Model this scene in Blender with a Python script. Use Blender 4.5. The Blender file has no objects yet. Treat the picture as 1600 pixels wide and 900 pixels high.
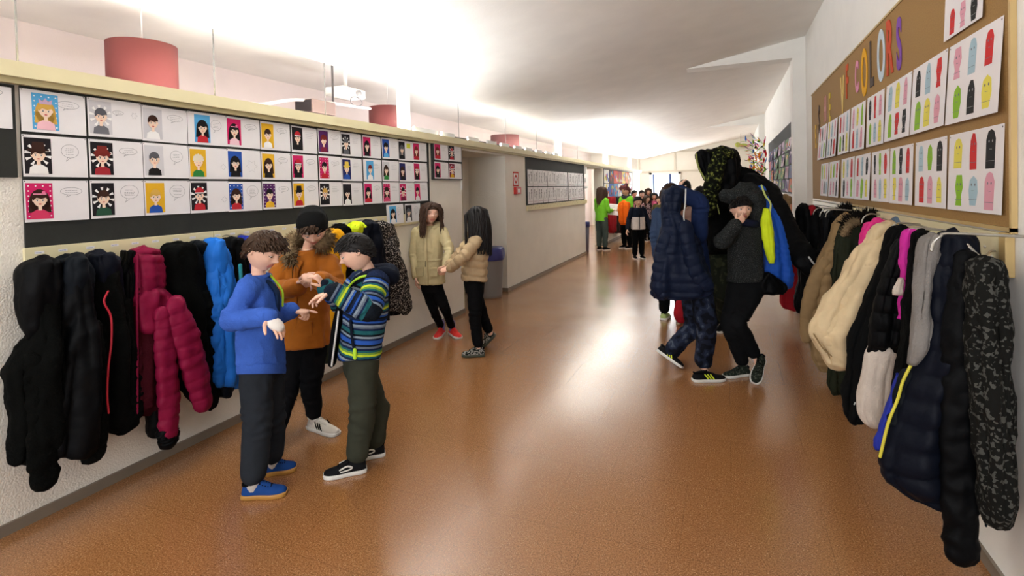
import bpy, bmesh, math, random
import numpy as np
from mathutils import Vector, Matrix, noise
random.seed(7); np.random.seed(7)
SC = bpy.context.scene; COL = SC.collection
PI = math.pi
# ---------------------------------------------------------------- camera
F_PX, YAW, PIT, ROLL, SY = 814.0, .3914, .0173, -.0221, 138.9
CAM = np.array([0, 0, 1.6])
FW = np.array([-math.sin(YAW)*math.cos(PIT), math.cos(YAW)*math.cos(PIT), -math.sin(PIT)])
_R = np.array([math.cos(YAW), math.sin(YAW), 0]); _U = np.cross(_R, FW)
RT = math.cos(ROLL)*_R + math.sin(ROLL)*_U
UP = -math.sin(ROLL)*_R + math.cos(ROLL)*_U
cd = bpy.data.cameras.new('camera'); cam = bpy.data.objects.new('camera', cd); COL.objects.link(cam)
cd.sensor_width = 36; cd.lens = 36*F_PX/1600; cd.shift_y = -SY/1600; cd.clip_end = 200; cd.clip_start = .05
M = Matrix(((RT[0], UP[0], -FW[0], 0), (RT[1], UP[1], -FW[1], 0), (RT[2], UP[2], -FW[2], 1.6), (0, 0, 0, 1)))
cam.matrix_world = M; SC.camera = cam
# ---------------------------------------------------------------- light
XL, XR = -3.22, .98
ZR, ZL = 3.54, 2.78                   # ceiling height at the right and left wall
W = bpy.data.worlds.new('world'); SC.world = W; W.use_nodes = True
W.node_tree.nodes['Background'].inputs[0].default_value = (.93, .95, 1, 1)
W.node_tree.nodes['Background'].inputs[1].default_value = .3
SC.view_settings.view_transform = 'Standard'; SC.view_settings.look = 'None'
SC.view_settings.gamma = 1; SC.view_settings.use_curve_mapping = False
SC.view_settings.exposure = 1.24
def area(name, loc, rot, sx, sy, power, col=(.955, .98, 1), spread=180):
    l = bpy.data.lights.new(name, 'AREA'); l.shape = 'RECTANGLE'; l.size = sx; l.size_y = sy
    l.energy = power; l.color = col; l.spread = math.radians(spread)
    o = bpy.data.objects.new(name, l); COL.objects.link(o); o.location = loc; o.rotation_euler = rot
    o['kind'] = 'structure'
    return o
# strip lamps lying on top of the cove ledge, shining up on the sloping ceiling
for k, yy in enumerate([-.2, 2.2, 4.6, 7, 9.4, 11.8, 14.2, 16.6, 19]):
    area('cove_strip_light', (XL+.0, yy+1, 2.268), (0, math.radians(180+52), 0), .04, 2.2, (17, 32, 34, 36, 36, 33, 28, 20, 14)[k])
    area('transom_strip_light', (XL-.3, yy+1, 2.26), (0, math.radians(180-30), 0), .05, 2.2, 10, (.97, .965, 1))  # added fill, hidden below the ledge line, brightens the room behind the glass
area('entrance_daylight', (-1.1, -3.4, 2.0), (math.radians(90), 0, 0), 3.6, 2.2, 36, (.97, .98, 1), 110)  # added fill lamp behind the camera, lights walls and figures from the front
area('side_passage_daylight', (-5.2, 21.0, 1.9), (math.radians(90), 0, math.radians(-62)), 1.8, 1.8, 16, (1, 1, 1))  # added lamp, out of view, lifts the far end of the corridor
area('end_window_daylight', (-2.3, 22.2, 1.5), (math.radians(-90), 0, 0), 1.0, 1.1, 60, (.9, .95, 1))
# ---------------------------------------------------------------- helpers
def ray(x, y): return FW + RT*(x-800)/F_PX + UP*(450-SY-y)/F_PX
def onX(x, y, X): r = ray(x, y); return CAM + r*X/r[0]
def onY(x, y, Y): r = ray(x, y); return CAM + r*Y/r[1]
def onZ(x, y, Z=0): r = ray(x, y); return CAM + r*(Z-1.6)/r[2]
def onD(x, y, d): return CAM + ray(x, y)*d
def lin(c): return tuple(((v/12.92) if v <= .04045 else ((v+.055)/1.055)**2.4) for v in c)
def C8(r, g, b): return lin((r/255, g/255, b/255))
MATS = {}
def mat(name, col=(.8, .8, .8), rough=.8, metal=0, bump=0, bscale=60, var=0, vscale=8, sheen=0, emit=0, spec=.5):
    if name in MATS: return MATS[name]
    m = bpy.data.materials.new(name); m.use_nodes = True; nt = m.node_tree; b = nt.nodes['Principled BSDF']
    b.inputs['Base Color'].default_value = (*col, 1); b.inputs['Roughness'].default_value = rough
    b.inputs['Metallic'].default_value = metal; b.inputs['Specular IOR Level'].default_value = spec
    if sheen: b.inputs['Sheen Weight'].default_value = sheen
    if emit:
        b.inputs['Emission Color'].default_value = (*col, 1); b.inputs['Emission Strength'].default_value = emit
    tc = None
    if bump or var: tc = nt.nodes.new('ShaderNodeTexCoord')
    if var:
        n = nt.nodes.new('ShaderNodeTexNoise'); n.inputs['Scale'].default_value = vscale; n.inputs['Detail'].default_value = 4
        nt.links.new(tc.outputs['Object'], n.inputs['Vector'])
        r = nt.nodes.new('ShaderNodeValToRGB')
        r.color_ramp.elements[0].position = .3; r.color_ramp.elements[1].position = .7
        r.color_ramp.elements[0].color = (*[c*(1-var) for c in col], 1); r.color_ramp.elements[1].color = (*[min(1, c*(1+var)) for c in col], 1)
        nt.links.new(n.outputs['Fac'], r.inputs['Fac']); nt.links.new(r.outputs['Color'], b.inputs['Base Color'])
    if bump:
        n = nt.nodes.new('ShaderNodeTexNoise'); n.inputs['Scale'].default_value = bscale; n.inputs['Detail'].default_value = 3
        nt.links.new(tc.outputs['Object'], n.inputs['Vector'])
        bm = nt.nodes.new('ShaderNodeBump'); bm.inputs['Strength'].default_value = bump; bm.inputs['Distance'].default_value = .01
        nt.links.new(n.outputs['Fac'], bm.inputs['Height']); nt.links.new(bm.outputs['Normal'], b.inputs['Normal'])
    MATS[name] = m; return m
def pal(r, g, b, rough=.75):
    return mat('flat_%d_%d_%d' % (r, g, b), C8(r, g, b), rough, spec=.2)
ORG = {}
def root(name, label, cat, loc, group=None):
    o = bpy.data.objects.new(name, None); o.empty_display_size = .05; COL.objects.link(o); o.location = [float(v) for v in loc]
    o['label'] = label; o['category'] = cat
    if group: o['group'] = group
    ORG[o.name] = np.array(loc, float); return o
def tag(o, label, cat, group=None):
    o['label'] = label; o['category'] = cat
    if group: o['group'] = group
    return o
def obj(name, V, Fc, mats, parent=None, midx=None, smooth=True, loc=None, label=None, kind=None):
    V = np.asarray(V, float)
    if parent is not None: org = ORG[parent.name]
    elif loc is not None: org = np.asarray(loc, float)
    else:
        org = (V.min(0)+V.max(0))/2; org[2] = V[:, 2].min()
    me = bpy.data.meshes.new(name)
    fs = Fc.tolist() if isinstance(Fc, np.ndarray) else Fc
    me.from_pydata((V-org).tolist(), [], fs)
    if not isinstance(mats, (list, tuple)): mats = [mats]
    for m in mats: me.materials.append(m)
    if midx is not None: me.polygons.foreach_set('material_index', np.asarray(midx, np.int32))
    if smooth is True: me.polygons.foreach_set('use_smooth', np.ones(len(me.polygons), bool))
    me.update()
    o = bpy.data.objects.new(name, me); COL.objects.link(o)
    if parent is not None: o.parent = parent; ORG[o.name] = org
    else: o.location = org; ORG[o.name] = org
    if label: o['label'] = label
    if kind: o['kind'] = kind
    return o
def sharp(o, deg=35):
    me = o.data
    try: me.shade_auto_smooth
    except Exception: pass
    bm = bmesh.new(); bm.from_mesh(me)
    for e in bm.edges:
        if len(e.link_faces) == 2 and e.calc_face_angle(0) > math.radians(deg): e.smooth = False
    bm.to_mesh(me); bm.free(); return o
def join(*parts):
    V = []; Fc = []; n = 0
    for v, f in parts:
        V.append(np.asarray(v, float)); f = f.tolist() if isinstance(f, np.ndarray) else f
        Fc += [[i+n for i in q] for q in f]; n += len(v)
    return np.vstack(V), Fc
BF = [[0, 1, 3, 2], [4, 6, 7, 5], [0, 4, 5, 1], [2, 3, 7, 6], [0, 2, 6, 4], [1, 5, 7, 3]]
def box(x0, x1, y0, y1, z0, z1):
    return np.array([(x, y, z) for x in (x0, x1) for y in (y0, y1) for z in (z0, z1)], float), [list(f) for f in BF]
def bev(o, w=.004, seg=2):
    bm = bmesh.new(); bm.from_mesh(o.data); bmesh.ops.recalc_face_normals(bm, faces=bm.faces[:])
    bmesh.ops.bevel(bm, geom=bm.edges[:], offset=w, segments=seg, affect='EDGES', profile=.5)
    bm.to_mesh(o.data); bm.free(); return o
def struct(name, V, Fc, m, smooth=False):
    o = obj(name, V, Fc, m, smooth=smooth, loc=(0, 0, 0)); o['kind'] = 'structure'; return o
def norm(v): v = np.asarray(v, float); return v/(np.linalg.norm(v)+1e-12)
def catmull(P, n):
    P = np.asarray(P, float)
    if len(P) < 3:
        t = np.linspace(0, 1, n)[:, None]; return P[0]*(1-t)+P[-1]*t
    Q = np.vstack([2*P[0]-P[1], P, 2*P[-1]-P[-2]]); out = []
    for u in np.linspace(0, len(P)-1-1e-9, n):
        i = int(u); t = u-i; a, b, c, d = Q[i:i+4]
        out.append(.5*((2*b)+(c-a)*t+(2*a-5*b+4*c-d)*t*t+(3*b-a-3*c+d)*t**3))
    return np.array(out)
def tube(path, rad, n=12, ns=None, flat=1.0, ref=(0, 0, 1), cap=True, fold=None):
    """swept tube; rad scalar/list (per point); flat scales the ref-side axis; rounded caps"""
    path = np.asarray(path, float); rad = np.broadcast_to(np.asarray(rad, float), (len(path),)).copy()
    if ns: 
        PR = catmull(np.hstack([path, rad[:, None]]), ns); path = PR[:, :3]; rad = np.maximum(PR[:, 3], 1e-4)
    if cap:
        t0 = norm(path[0]-path[1]); t1 = norm(path[-1]-path[-2]); 
        path = np.vstack([path[0]+t0*rad[0]*.95, path[0]+t0*rad[0]*.7, path[0]+t0*rad[0]*.3, path, path[-1]+t1*rad[-1]*.3, path[-1]+t1*rad[-1]*.7, path[-1]+t1*rad[-1]*.95])
        rad = np.concatenate([[rad[0]*.3, rad[0]*.72, rad[0]*.95], rad, [rad[-1]*.95, rad[-1]*.72, rad[-1]*.3]])
    m = len(path); T = np.gradient(path, axis=0); T /= (np.linalg.norm(T, axis=1)[:, None]+1e-12)
    a = norm(np.cross(T[0], ref)); 
    if np.linalg.norm(np.cross(T[0], ref)) < 1e-3: a = norm(np.cross(T[0], (1, .3, 0)))
    V = []; th = np.arange(n)*2*PI/n
    for i in range(m):
        a = norm(a-T[i]*np.dot(a, T[i])); b = np.cross(T[i], a)
        r = rad[i]*(1 if fold is None else fold(i/(m-1), th))
        V.append(path[i]+np.outer(np.cos(th)*r, a)+np.outer(np.sin(th)*r*flat, b))
    V = np.vstack(V); Fc = []
    for i in range(m-1):
        for j in range(n):
            k = (j+1) % n; Fc.append([i*n+j, i*n+k, (i+1)*n+k, (i+1)*n+j])
    Fc.append(list(range(n))[::-1]); Fc.append([(m-1)*n+j for j in range(n)])
    return V, Fc
def ball(c, r, n=16, ax=None):
    """ellipsoid; r scalar or 3; ax 3x3 rows = local axes"""
    r = np.broadcast_to(np.asarray(r, float), (3,)); V = [(0, 0, 1)]; m = n//2
    for i in range(1, m):
        t = PI*i/m
        for j in range(n): p = 2*PI*j/n; V.append((math.sin(t)*math.cos(p), math.sin(t)*math.sin(p), math.cos(t)))
    V.append((0, 0, -1)); V = np.array(V)*r; Fc = []
    for j in range(n): Fc.append([0, 1+j, 1+(j+1) % n])
    for i in range(m-2):
        for j in range(n):
            a = 1+i*n; Fc.append([a+j, a+n+j, a+n+(j+1) % n, a+(j+1) % n])
    L = len(V)-1; a = 1+(m-2)*n
    for j in range(n): Fc.append([L, a+(j+1) % n, a+j])
    if ax is not None: V = V@np.asarray(ax, float)
    return V+np.asarray(c, float), Fc
def cyl(p0, p1, r, n=20, r2=None):
    r2 = r if r2 is None else r2
    return tube([p0, p1], [r, r2], n, cap=False)
def remesh(V, Fc, vox, smooth=2, fac=.5):
    me = bpy.data.meshes.new('tmp'); me.from_pydata(np.asarray(V).tolist(), [], Fc)
    o = bpy.data.objects.new('tmp', me); COL.objects.link(o)
    md = o.modifiers.new('r', 'REMESH'); md.mode = 'VOXEL'; md.voxel_size = vox; md.use_smooth_shade = True
    if smooth:
        s = o.modifiers.new('s', 'SMOOTH'); s.factor = fac; s.iterations = smooth
    dg = bpy.context.evaluated_depsgraph_get(); ev = o.evaluated_get(dg); m2 = ev.to_mesh()
    n = len(m2.vertices); v = np.empty(n*3); m2.vertices.foreach_get('co', v); v = v.reshape(-1, 3)
    nn = np.empty(n*3); m2.vertices.foreach_get('normal', nn) if False else None
    fs = np.empty(len(m2.loops), np.int32); m2.loops.foreach_get('vertex_index', fs); fs = fs.reshape(-1, 4)
    ev.to_mesh_clear(); bpy.data.objects.remove(o); bpy.data.meshes.remove(me)
    return v, fs
def vnormals(V, Fc):
    Fc = np.asarray(Fc); a = V[Fc[:, 2]]-V[Fc[:, 0]]; b = V[Fc[:, 3]]-V[Fc[:, 1]]; fn = np.cross(a, b)
    N = np.zeros_like(V)
    for k in range(4): np.add.at(N, Fc[:, k], fn)
    return N/(np.linalg.norm(N, axis=1)[:, None]+1e-12)
def attr(o, name, data):
    a = o.data.attributes.new(name, 'FLOAT_VECTOR', 'POINT'); a.data.foreach_set('vector', np.asarray(data, np.float32).ravel())
_H = np.random.RandomState(99).rand(64, 64, 64)*2-1
def vnoise(P):
    P = np.asarray(P); i = np.floor(P).astype(int); f = P-i; f = f*f*(3-2*f); o = 0
    for a in (0, 1):
        for b in (0, 1):
            for c in (0, 1):
                w = (f[:, 0] if a else 1-f[:, 0])*(f[:, 1] if b else 1-f[:, 1])*(f[:, 2] if c else 1-f[:, 2])
                o = o+w*_H[(i[:, 0]+a) % 64, (i[:, 1]+b) % 64, (i[:, 2]+c) % 64]
    return o
def crumple(V, Fc, amp, scale, seed=0, aniso=(1, 1, 1)):
    """cloth creases: ridged noise pushed along the normals of a quad grid"""
    q = [f for f in Fc if len(f) == 4]; N = vnormals(V, q); P = V*np.array(aniso)/scale+seed*7.3
    W_ = np.stack([vnoise(P*.6+11), vnoise(P*.6+23), vnoise(P*.6+37)], 1)*.8
    d = (1-2*np.abs(vnoise(P+W_)))*.7+(1-2*np.abs(vnoise(P*2.1+W_+5)))*.3
    return V+N*(d*amp)[:, None]
# ================================================================ structure materials
def wall_mat(name, col, bump=.25, scale=90):
    return mat(name, col, .75, bump=bump, bscale=scale, var=.03, vscale=3, spec=.3)
WALL = wall_mat('painted_plaster', C8(238, 233, 222), .5, 110)
WALLR = wall_mat('painted_plaster_right', C8(240, 238, 232), .12)
CEIL = wall_mat('ceiling_paint', C8(242, 239, 233), .1, 40)
CREAM = mat('cream_laminate', C8(222, 212, 172), .5, spec=.4, var=.02)
CREAM2 = mat('cream_edge', C8(198, 187, 142), .5)
SKIRT = mat('grey_skirting', C8(128, 116, 102), .45, var=.08, vscale=5)
BLACKP = mat('black_card', C8(34, 36, 32), .8, bump=.15, bscale=25, var=.15, vscale=6)
OLIVE = mat('olive_door_paint', C8(178, 166, 112), .5)
PAPER = mat('white_paper', C8(232, 229, 230), .7, spec=.25, var=.015, vscale=12)
PAPER2 = mat('white_paper_right', C8(236, 232, 232), .7, spec=.25)
CORK = mat('cork_board', C8(158, 122, 70), .85, bump=.2, bscale=300, var=.12, vscale=140)
WOOD = mat('pale_wood', C8(196, 168, 112), .5, var=.06, vscale=6)
STEEL = mat('steel_wire', (.55, .54, .5), .3, metal=1)
# floor: speckled terracotta vinyl with faint seams
FLOOR = bpy.data.materials.new('speckled_vinyl_floor'); FLOOR.use_nodes = True
nt = FLOOR.node_tree; N = nt.nodes; Lk = nt.links; B = N['Principled BSDF']
tc = N.new('ShaderNodeTexCoord')
def noise_node(scale, detail=2):
    n = N.new('ShaderNodeTexNoise'); n.inputs['Scale'].default_value = scale; n.inputs['Detail'].default_value = detail
    Lk.new(tc.outputs['Object'], n.inputs['Vector']); return n
def ramp(src, stops):
    r = N.new('ShaderNodeValToRGB'); e = r.color_ramp.elements
    while len(e) < len(stops): e.new(.5)
    for q, (p, c) in zip(e, stops): q.position = p; q.color = (*c, 1)
    Lk.new(src, r.inputs['Fac']); return r
n1 = noise_node(150, 3); r1 = ramp(n1.outputs['Fac'], [(.32, C8(118, 78, 42)), (.5, C8(156, 106, 62)), (.68, C8(180, 128, 84))])
v1 = N.new('ShaderNodeTexVoronoi'); v1.inputs['Scale'].default_value = 125; Lk.new(tc.outputs['Object'], v1.inputs['Vector'])
r2 = ramp(v1.outputs['Distance'], [(.0, (1, 1, 1)), (.16, (1, 1, 1)), (.2, (0, 0, 0))])
rr = N.new('ShaderNodeSeparateColor'); Lk.new(v1.outputs['Color'], rr.inputs[0])
gt = N.new('ShaderNodeMath'); gt.operation = 'GREATER_THAN'; gt.inputs[1].default_value = .5; Lk.new(rr.outputs[0], gt.inputs[0])
mu = N.new('ShaderNodeMath'); mu.operation = 'MULTIPLY'; Lk.new(r2.outputs[0], mu.inputs[0]); Lk.new(gt.outputs[0], mu.inputs[1])
mx = N.new('ShaderNodeMix'); mx.data_type = 'RGBA'; Lk.new(mu.outputs[0], mx.inputs[0]); Lk.new(r1.outputs[0], mx.inputs[6]); mx.inputs[7].default_value = (*C8(220, 176, 130), 1)
br = N.new('ShaderNodeTexBrick'); br.inputs['Scale'].default_value = 1; br.inputs['Brick Width'].default_value = .62; br.inputs['Row Height'].default_value = .58
br.inputs['Mortar Size'].default_value = .0016; br.inputs['Mortar Smooth'].default_value = 0; br.offset = 0.35
br.inputs['Color1'].default_value = (1, 1, 1, 1); br.inputs['Color2'].default_value = (.97, .97, .97, 1); br.inputs['Mortar'].default_value = (.74, .72, .7, 1)
Lk.new(tc.outputs['Object'], br.inputs['Vector'])
mm = N.new('ShaderNodeMix'); mm.data_type = 'RGBA'; mm.blend_type = 'MULTIPLY'; mm.inputs[0].default_value = 1
Lk.new(mx.outputs[2], mm.inputs[6]); Lk.new(br.outputs['Color'], mm.inputs[7]); Lk.new(mm.outputs[2], B.inputs['Base Color'])
n3 = noise_node(1.3, 3); r3 = ramp(n3.outputs['Fac'], [(.3, (.17,)*3), (.7, (.26,)*3)]); Lk.new(r3.outputs[0], B.inputs['Roughness'])
B.inputs['Specular IOR Level'].default_value = .7; B.inputs['Coat Weight'].default_value = .42; B.inputs['Coat Roughness'].default_value = .25; B.inputs['Coat IOR'].default_value = 1.6
n4 = noise_node(60, 2); bp = N.new('ShaderNodeBump'); bp.inputs['Strength'].default_value = .03; bp.inputs['Distance'].default_value = .004
Lk.new(n4.outputs['Fac'], bp.inputs['Height']); Lk.new(bp.outputs['Normal'], B.inputs['Normal'])
# glass
GLASS = bpy.data.materials.new('clear_glass'); GLASS.use_nodes = True
g = GLASS.node_tree; g.nodes.remove(g.nodes['Principled BSDF'])
tr = g.nodes.new('ShaderNodeBsdfTransparent'); gl = g.nodes.new('ShaderNodeBsdfGlossy'); gl.inputs['Roughness'].default_value = .03
lw = g.nodes.new('ShaderNodeLayerWeight'); fr = g.nodes.new('ShaderNodeMath'); fr.operation = 'POWER'; fr.inputs[1].default_value = 5; g.links.new(lw.outputs['Facing'], fr.inputs[0]); ms = g.nodes.new('ShaderNodeMixShader')
g.links.new(fr.outputs[0], ms.inputs[0]); g.links.new(tr.outputs[0], ms.inputs[1]); g.links.new(gl.outputs[0], ms.inputs[2])
g.links.new(ms.outputs[0], g.nodes['Material Output'].inputs['Surface'])
# ================================================================ room shell
Y0, YE = -3.6, 22.5
struct('floor', *box(-8.2, 1.6, Y0, YE+.2, -.1, 0), FLOOR)
def slope(X): return ZL+(X-XL)*(ZR-ZL)/(XR-XL)
def prism(poly, y0, y1):
    n = len(poly); V = [(x, y0, z) for x, z in poly]+[(x, y1, z) for x, z in poly]
    F_ = [list(range(n))[::-1], [n+i for i in range(n)]]+[[i, (i+1) % n, n+(i+1) % n, n+i] for i in range(n)]
    return np.array(V, float), F_
struct('ceiling', *prism([(XL-.06, slope(XL-.06)), (XR+.3, slope(XR+.3)), (XR+.3, 3.9), (XL-.06, 3.9)], Y0, YE+.1), CEIL)
RY0, RY1, QY0, QY1 = 6.08, 7.55, 12.5, 14.5
LT = 2.2
struct('wall_left', *join(box(XL-.25, XL, Y0, RY0, 0, LT), box(XL-.9, XL, RY1, QY0, 0, LT), box(XL-.25, XL, QY1, 21.2, 0, LT),
    box(XL-.9, XL-.65, RY0, RY1, 0, LT), box(XL-.65, XL-.25, RY1-.001, RY1, 0, LT), box(XL-.9, XL-.65, QY0, QY1, 0, LT),
    box(XL-.9, XL-.25, RY0-.2, RY0, 0, LT)), WALL)
struct('trim_1', *join(box(XL-.9, XL+.0, RY0, RY1, LT-.06, LT), box(XL-.9, XL, QY0, QY1, LT-.06, LT)), WALL)
# recessed classroom door in the first recess
dd = root('door_1', 'olive door set back in the recess behind the two girls', 'door', (XL-.3, RY0+.05, 0)); dd['kind'] = 'structure'
obj('door_frame', *join(box(XL-.62, XL-.02, RY0, RY0+.05, 0, 2.12), box(XL-.62, XL-.56, RY0, RY0+.75, 2.04, 2.12)), OLIVE, dd, smooth=False)
obj('door_leaf', *box(XL-.65, XL-.6, RY0+.05, RY0+.85, 0, 2.04), OLIVE, dd, smooth=False)
obj('door_handle', *join(cyl((XL-.6, RY0+.78, 1.02), (XL-.54, RY0+.78, 1.02), .011), cyl((XL-.545, RY0+.78, 1.02), (XL-.545, RY0+.66, 1.02), .01)), STEEL, dd)
# right wall, three bays with protruding portal frames
struct('wall_right', *box(XR, XR+.3, Y0, YE+.1, 0, 3.8), WALLR)
ZB = 3.24
for k, py in enumerate((7.85, 15.9)):
    PX = XR-.15
    struct('trim_%d' % (2+k), *join(box(PX, XR, py, py+.28, 0, 3.7), box(PX-1.9, PX-.0005, py, py+.28, ZB+.03, 3.7)), WALLR)
struct('wall_far', *box(-8, XR+.3, YE, YE+.2, 0, 3.9), wall_mat('far_paint', C8(228, 224, 212), .1))
struct('wall_behind_glass', *join(box(-5.7, -5.5, Y0, YE, 0, 3.4), box(-5.7, XL-.9, 5.9, 6.0, 0, LT)), wall_mat('classroom_paint', C8(226, 212, 208), .1))
struct('ceiling_classroom', *box(-5.7, XL-.03, Y0, YE, 3.12, 3.3), CEIL)
struct('baseboard_left', *join(box(XL, XL+.014, Y0, RY0, 0, .055), box(XL, XL+.014, RY1, QY0, 0, .055), box(XL, XL+.014, QY1, 21.2, 0, .055),
    box(XL-.65, XL+.014, RY1-.015, RY1, 0, .055), box(XL-.65, XL-.636, RY0+.9, RY1, 0, .055), box(XL-.65, XL-.636, QY0, QY1, 0, .055)), SKIRT)
struct('baseboard_right', *join(box(XR-.014, XR, Y0, YE, 0, .055), box(XR-.164, XR-.15, 7.84, 8.13, 0, .055)), SKIRT)
struct('baseboard_far', *box(-3.9, XR, YE-.015, YE, 0, .07), SKIRT)
# cove ledge along the left wall: top board, fascia and the lower moulding
struct('trim_4', *join(box(XL-.25, XL+.05, Y0, 21.4, 2.2, 2.235), box(XL+.052, XL+.066, Y0, 21.4, 2.2, 2.275)), CREAM)
struct('trim_5', *box(XL+.0, XL+.045, Y0, 21.4, 2.17, 2.2), CREAM2)
# transom glazing above the ledge
edges = [-1.2, 1.5, 2.6, 3.69, 4.8]
POST = mat('white_post_paint', C8(238, 234, 228), .5)
def mull(name, y, w, d=.05):
    struct(name, *box(XL-.09, XL-.09+d, y-w/2, y+w/2, 2.23, 2.83), POST)
for i, y in enumerate((1.5, 2.6, 3.69, 6.2, 7.8, 9.3, 12.2)): struct('trim_%d' % (6+i), *box(XL-.092, XL-.086, y-.004, y+.004, 2.23, 2.83), mat('grey_seal', C8(120, 116, 112), .6))
for i, y in enumerate((4.87, 10.6, 15.3, 19.4)): mull('trim_%d' % (13+i), y, .17 if i == 0 else .22, .06)
struct('window_1', *box(XL-.085, XL-.079, Y0, 21.3, 2.235, 2.85), GLASS)
struct('trim_17', *box(XL-.1, XL-.06, Y0, 21.3, 2.775, 2.79), POST)
# far wall details
FT = mat('far_trim_paint', C8(205, 198, 180), .5)
struct('trim_18', *join(box(-3.8, XR, YE-.04, YE, 2.2, 2.27), box(-2.0, -1.93, YE-.03, YE, 2.27, 3.5), box(-2.0, -1.93, YE-.03, YE, 0, 2.2), box(-3.45, -3.4, YE-.03, YE, 2.27, 3.2), box(-3.6, XR, YE-.05, YE, 3.02, 3.05)), FT)
struct('trim_19', *join(box(-3.0, -2.9, YE-.06, YE, 1.0, 2.2), box(-3.0, -1.75, YE-.06, YE, 2.12, 2.2), box(-1.83, -1.75, YE-.06, YE, 1.0, 2.2), box(-3, -1.75, YE-.08, YE, .95, 1.02)), POST)
struct('window_2', *box(-2.9, -1.83, YE-.03, YE-.02, 1.02, 2.12), mat('daylight_window', C8(196, 214, 240), .3, emit=1.3))
struct('trim_20', *join(box(-2.86, -2.8, YE-.05, YE-.03, 1.02, 2.12), box(-2.2, -2.13, YE-.05, YE-.03, 1.02, 2.12)), mat('blue_sash', C8(60, 80, 130), .5))
# ================================================================ things above the ledge
DRUM = mat('dusty_red_drum', C8(124, 60, 57), .85)
def drum(x, y, z, r, h, label):
    V, F_ = tube([(x, y, z), (x, y, z+h)], r, 40, cap=False)
    r0 = root('pendant_drum', label, 'lamp', (x, y, z))
    obj('drum_shade', V, F_, DRUM, r0)
    obj('cord', *cyl((x, y, z+h), (x, y, 3.12), .006, 8), POST, r0)
drum(-4.3, 2.75, 2.3, .24, .52, 'large dusty red drum behind the glass above the leftmost portraits')
drum(-4.3, 10.1, 2.3, .3, .45, 'dusty red drum faintly seen behind the glass above the recess')
drum(-4.3, 6.0, 2.3, .25, .47, 'dusty red drum half hidden by the white post above the portraits')
t = root('loudspeaker', 'dark box loudspeaker on the pipe behind the glass', 'speaker', onX(492, 178, -4.0))
p = onX(474, 152, -4.0); q = onX(511, 178, -4.0)
bev(obj('cabinet', *box(-4.12, -3.88, p[1], q[1], q[2]-.03, p[2]-.02), mat('speaker_brown', C8(120, 98, 90), .6), t, smooth=False), .006)
obj('grille', *box(-4.1, -3.9, p[1]-.006, p[1]+.002, q[2]-.02, p[2]-.03), pal(52, 46, 46), t, smooth=False)
obj('bracket', *join(box(-4.03, -3.97, q[1], q[1]+.1, q[2]+.04, q[2]+.1), cyl((-4, q[1]+.1, q[2]+.07), (-4, q[1]+.1, 3.12), .012, 8)), pal(90, 84, 84), t, smooth=False)
a = onX(405, 163, -4.0); b = onX(472, 156, -4.0)
tag(obj('ceiling_pipe', *tube([a-np.array([0, .5, .02]), a, b, b+np.array([0, 1.1, .06])], .018, 10, 20), mat('pipe_grey', C8(200, 192, 190), .4)), 'thin grey pipe running behind the glass to the loudspeaker', 'pipe')
t = root('projector', 'white ceiling projector with cable loop behind the glass', 'projector', onX(540, 158, -4.0))
c = onX(540, 146, -4.0)
bev(obj('projector_body', *box(c[0]-.13, c[0]+.13, c[1]-.2, c[1]+.2, c[2]-.05, c[2]+.05), POST, t, smooth=False), .02, 3)
obj('lens', *cyl((c[0]+.1, c[1]+.05, c[2]-.005), (c[0]+.16, c[1]+.05, c[2]-.005), .035), pal(150, 146, 146), t)
th = np.linspace(0, 2*PI*.9, 20)
obj('cable', *tube([(c[0]+.13, c[1]+.02+.1*math.sin(u), c[2]-.1-.05*math.cos(u)) for u in th], .005, 6), pal(120, 114, 114), t)
obj('mount', *cyl((c[0], c[1], c[2]+.05), (c[0], c[1], 3.12), .02), POST, t)
# white and grey card blocks along the ledge
WB = mat('white_card', C8(240, 240, 240), .6); GB = mat('grey_card', C8(110, 104, 108), .7)
ys = [4.95, 5.55, 6.25, 6.85, 7.35, 7.9, 8.4, 8.95, 9.5, 10.0]
for i, y in enumerate(ys):
    w = .32 if i else .5
    o = obj('card_block', *box(XL+.0, XL+.03, y, y+w, 2.236, 2.33), WB, smooth=False); bev(o, .003)
    tag(o, 'white card block, %s' % (['nearest the white post', 'second from the white post', 'third from the white post, over the small portrait panel', 'above the recess opening, near end', 'above the middle of the recess', 'above the pillar beside the recess', 'above the fire alarm sign', 'above the near end of the black drawing board', 'above the drawing board, second from its near end', 'last of the row, above the drawing board'][i]), 'card block', 'white blocks on the ledge')
    if i < len(ys)-1 and i > 0:
        o = obj('grey_card_block', *box(XL-.01, XL+.015, y+w+.02, ys[i+1]-.02, 2.236, 2.30), GB, smooth=False)
        tag(o, 'grey card piece between two white ledge blocks, %s from the white post' % ['', 'first', 'second', 'third', 'fourth', 'fifth', 'sixth', 'seventh', 'eighth'][i], 'card block', 'grey blocks on the ledge')
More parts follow.
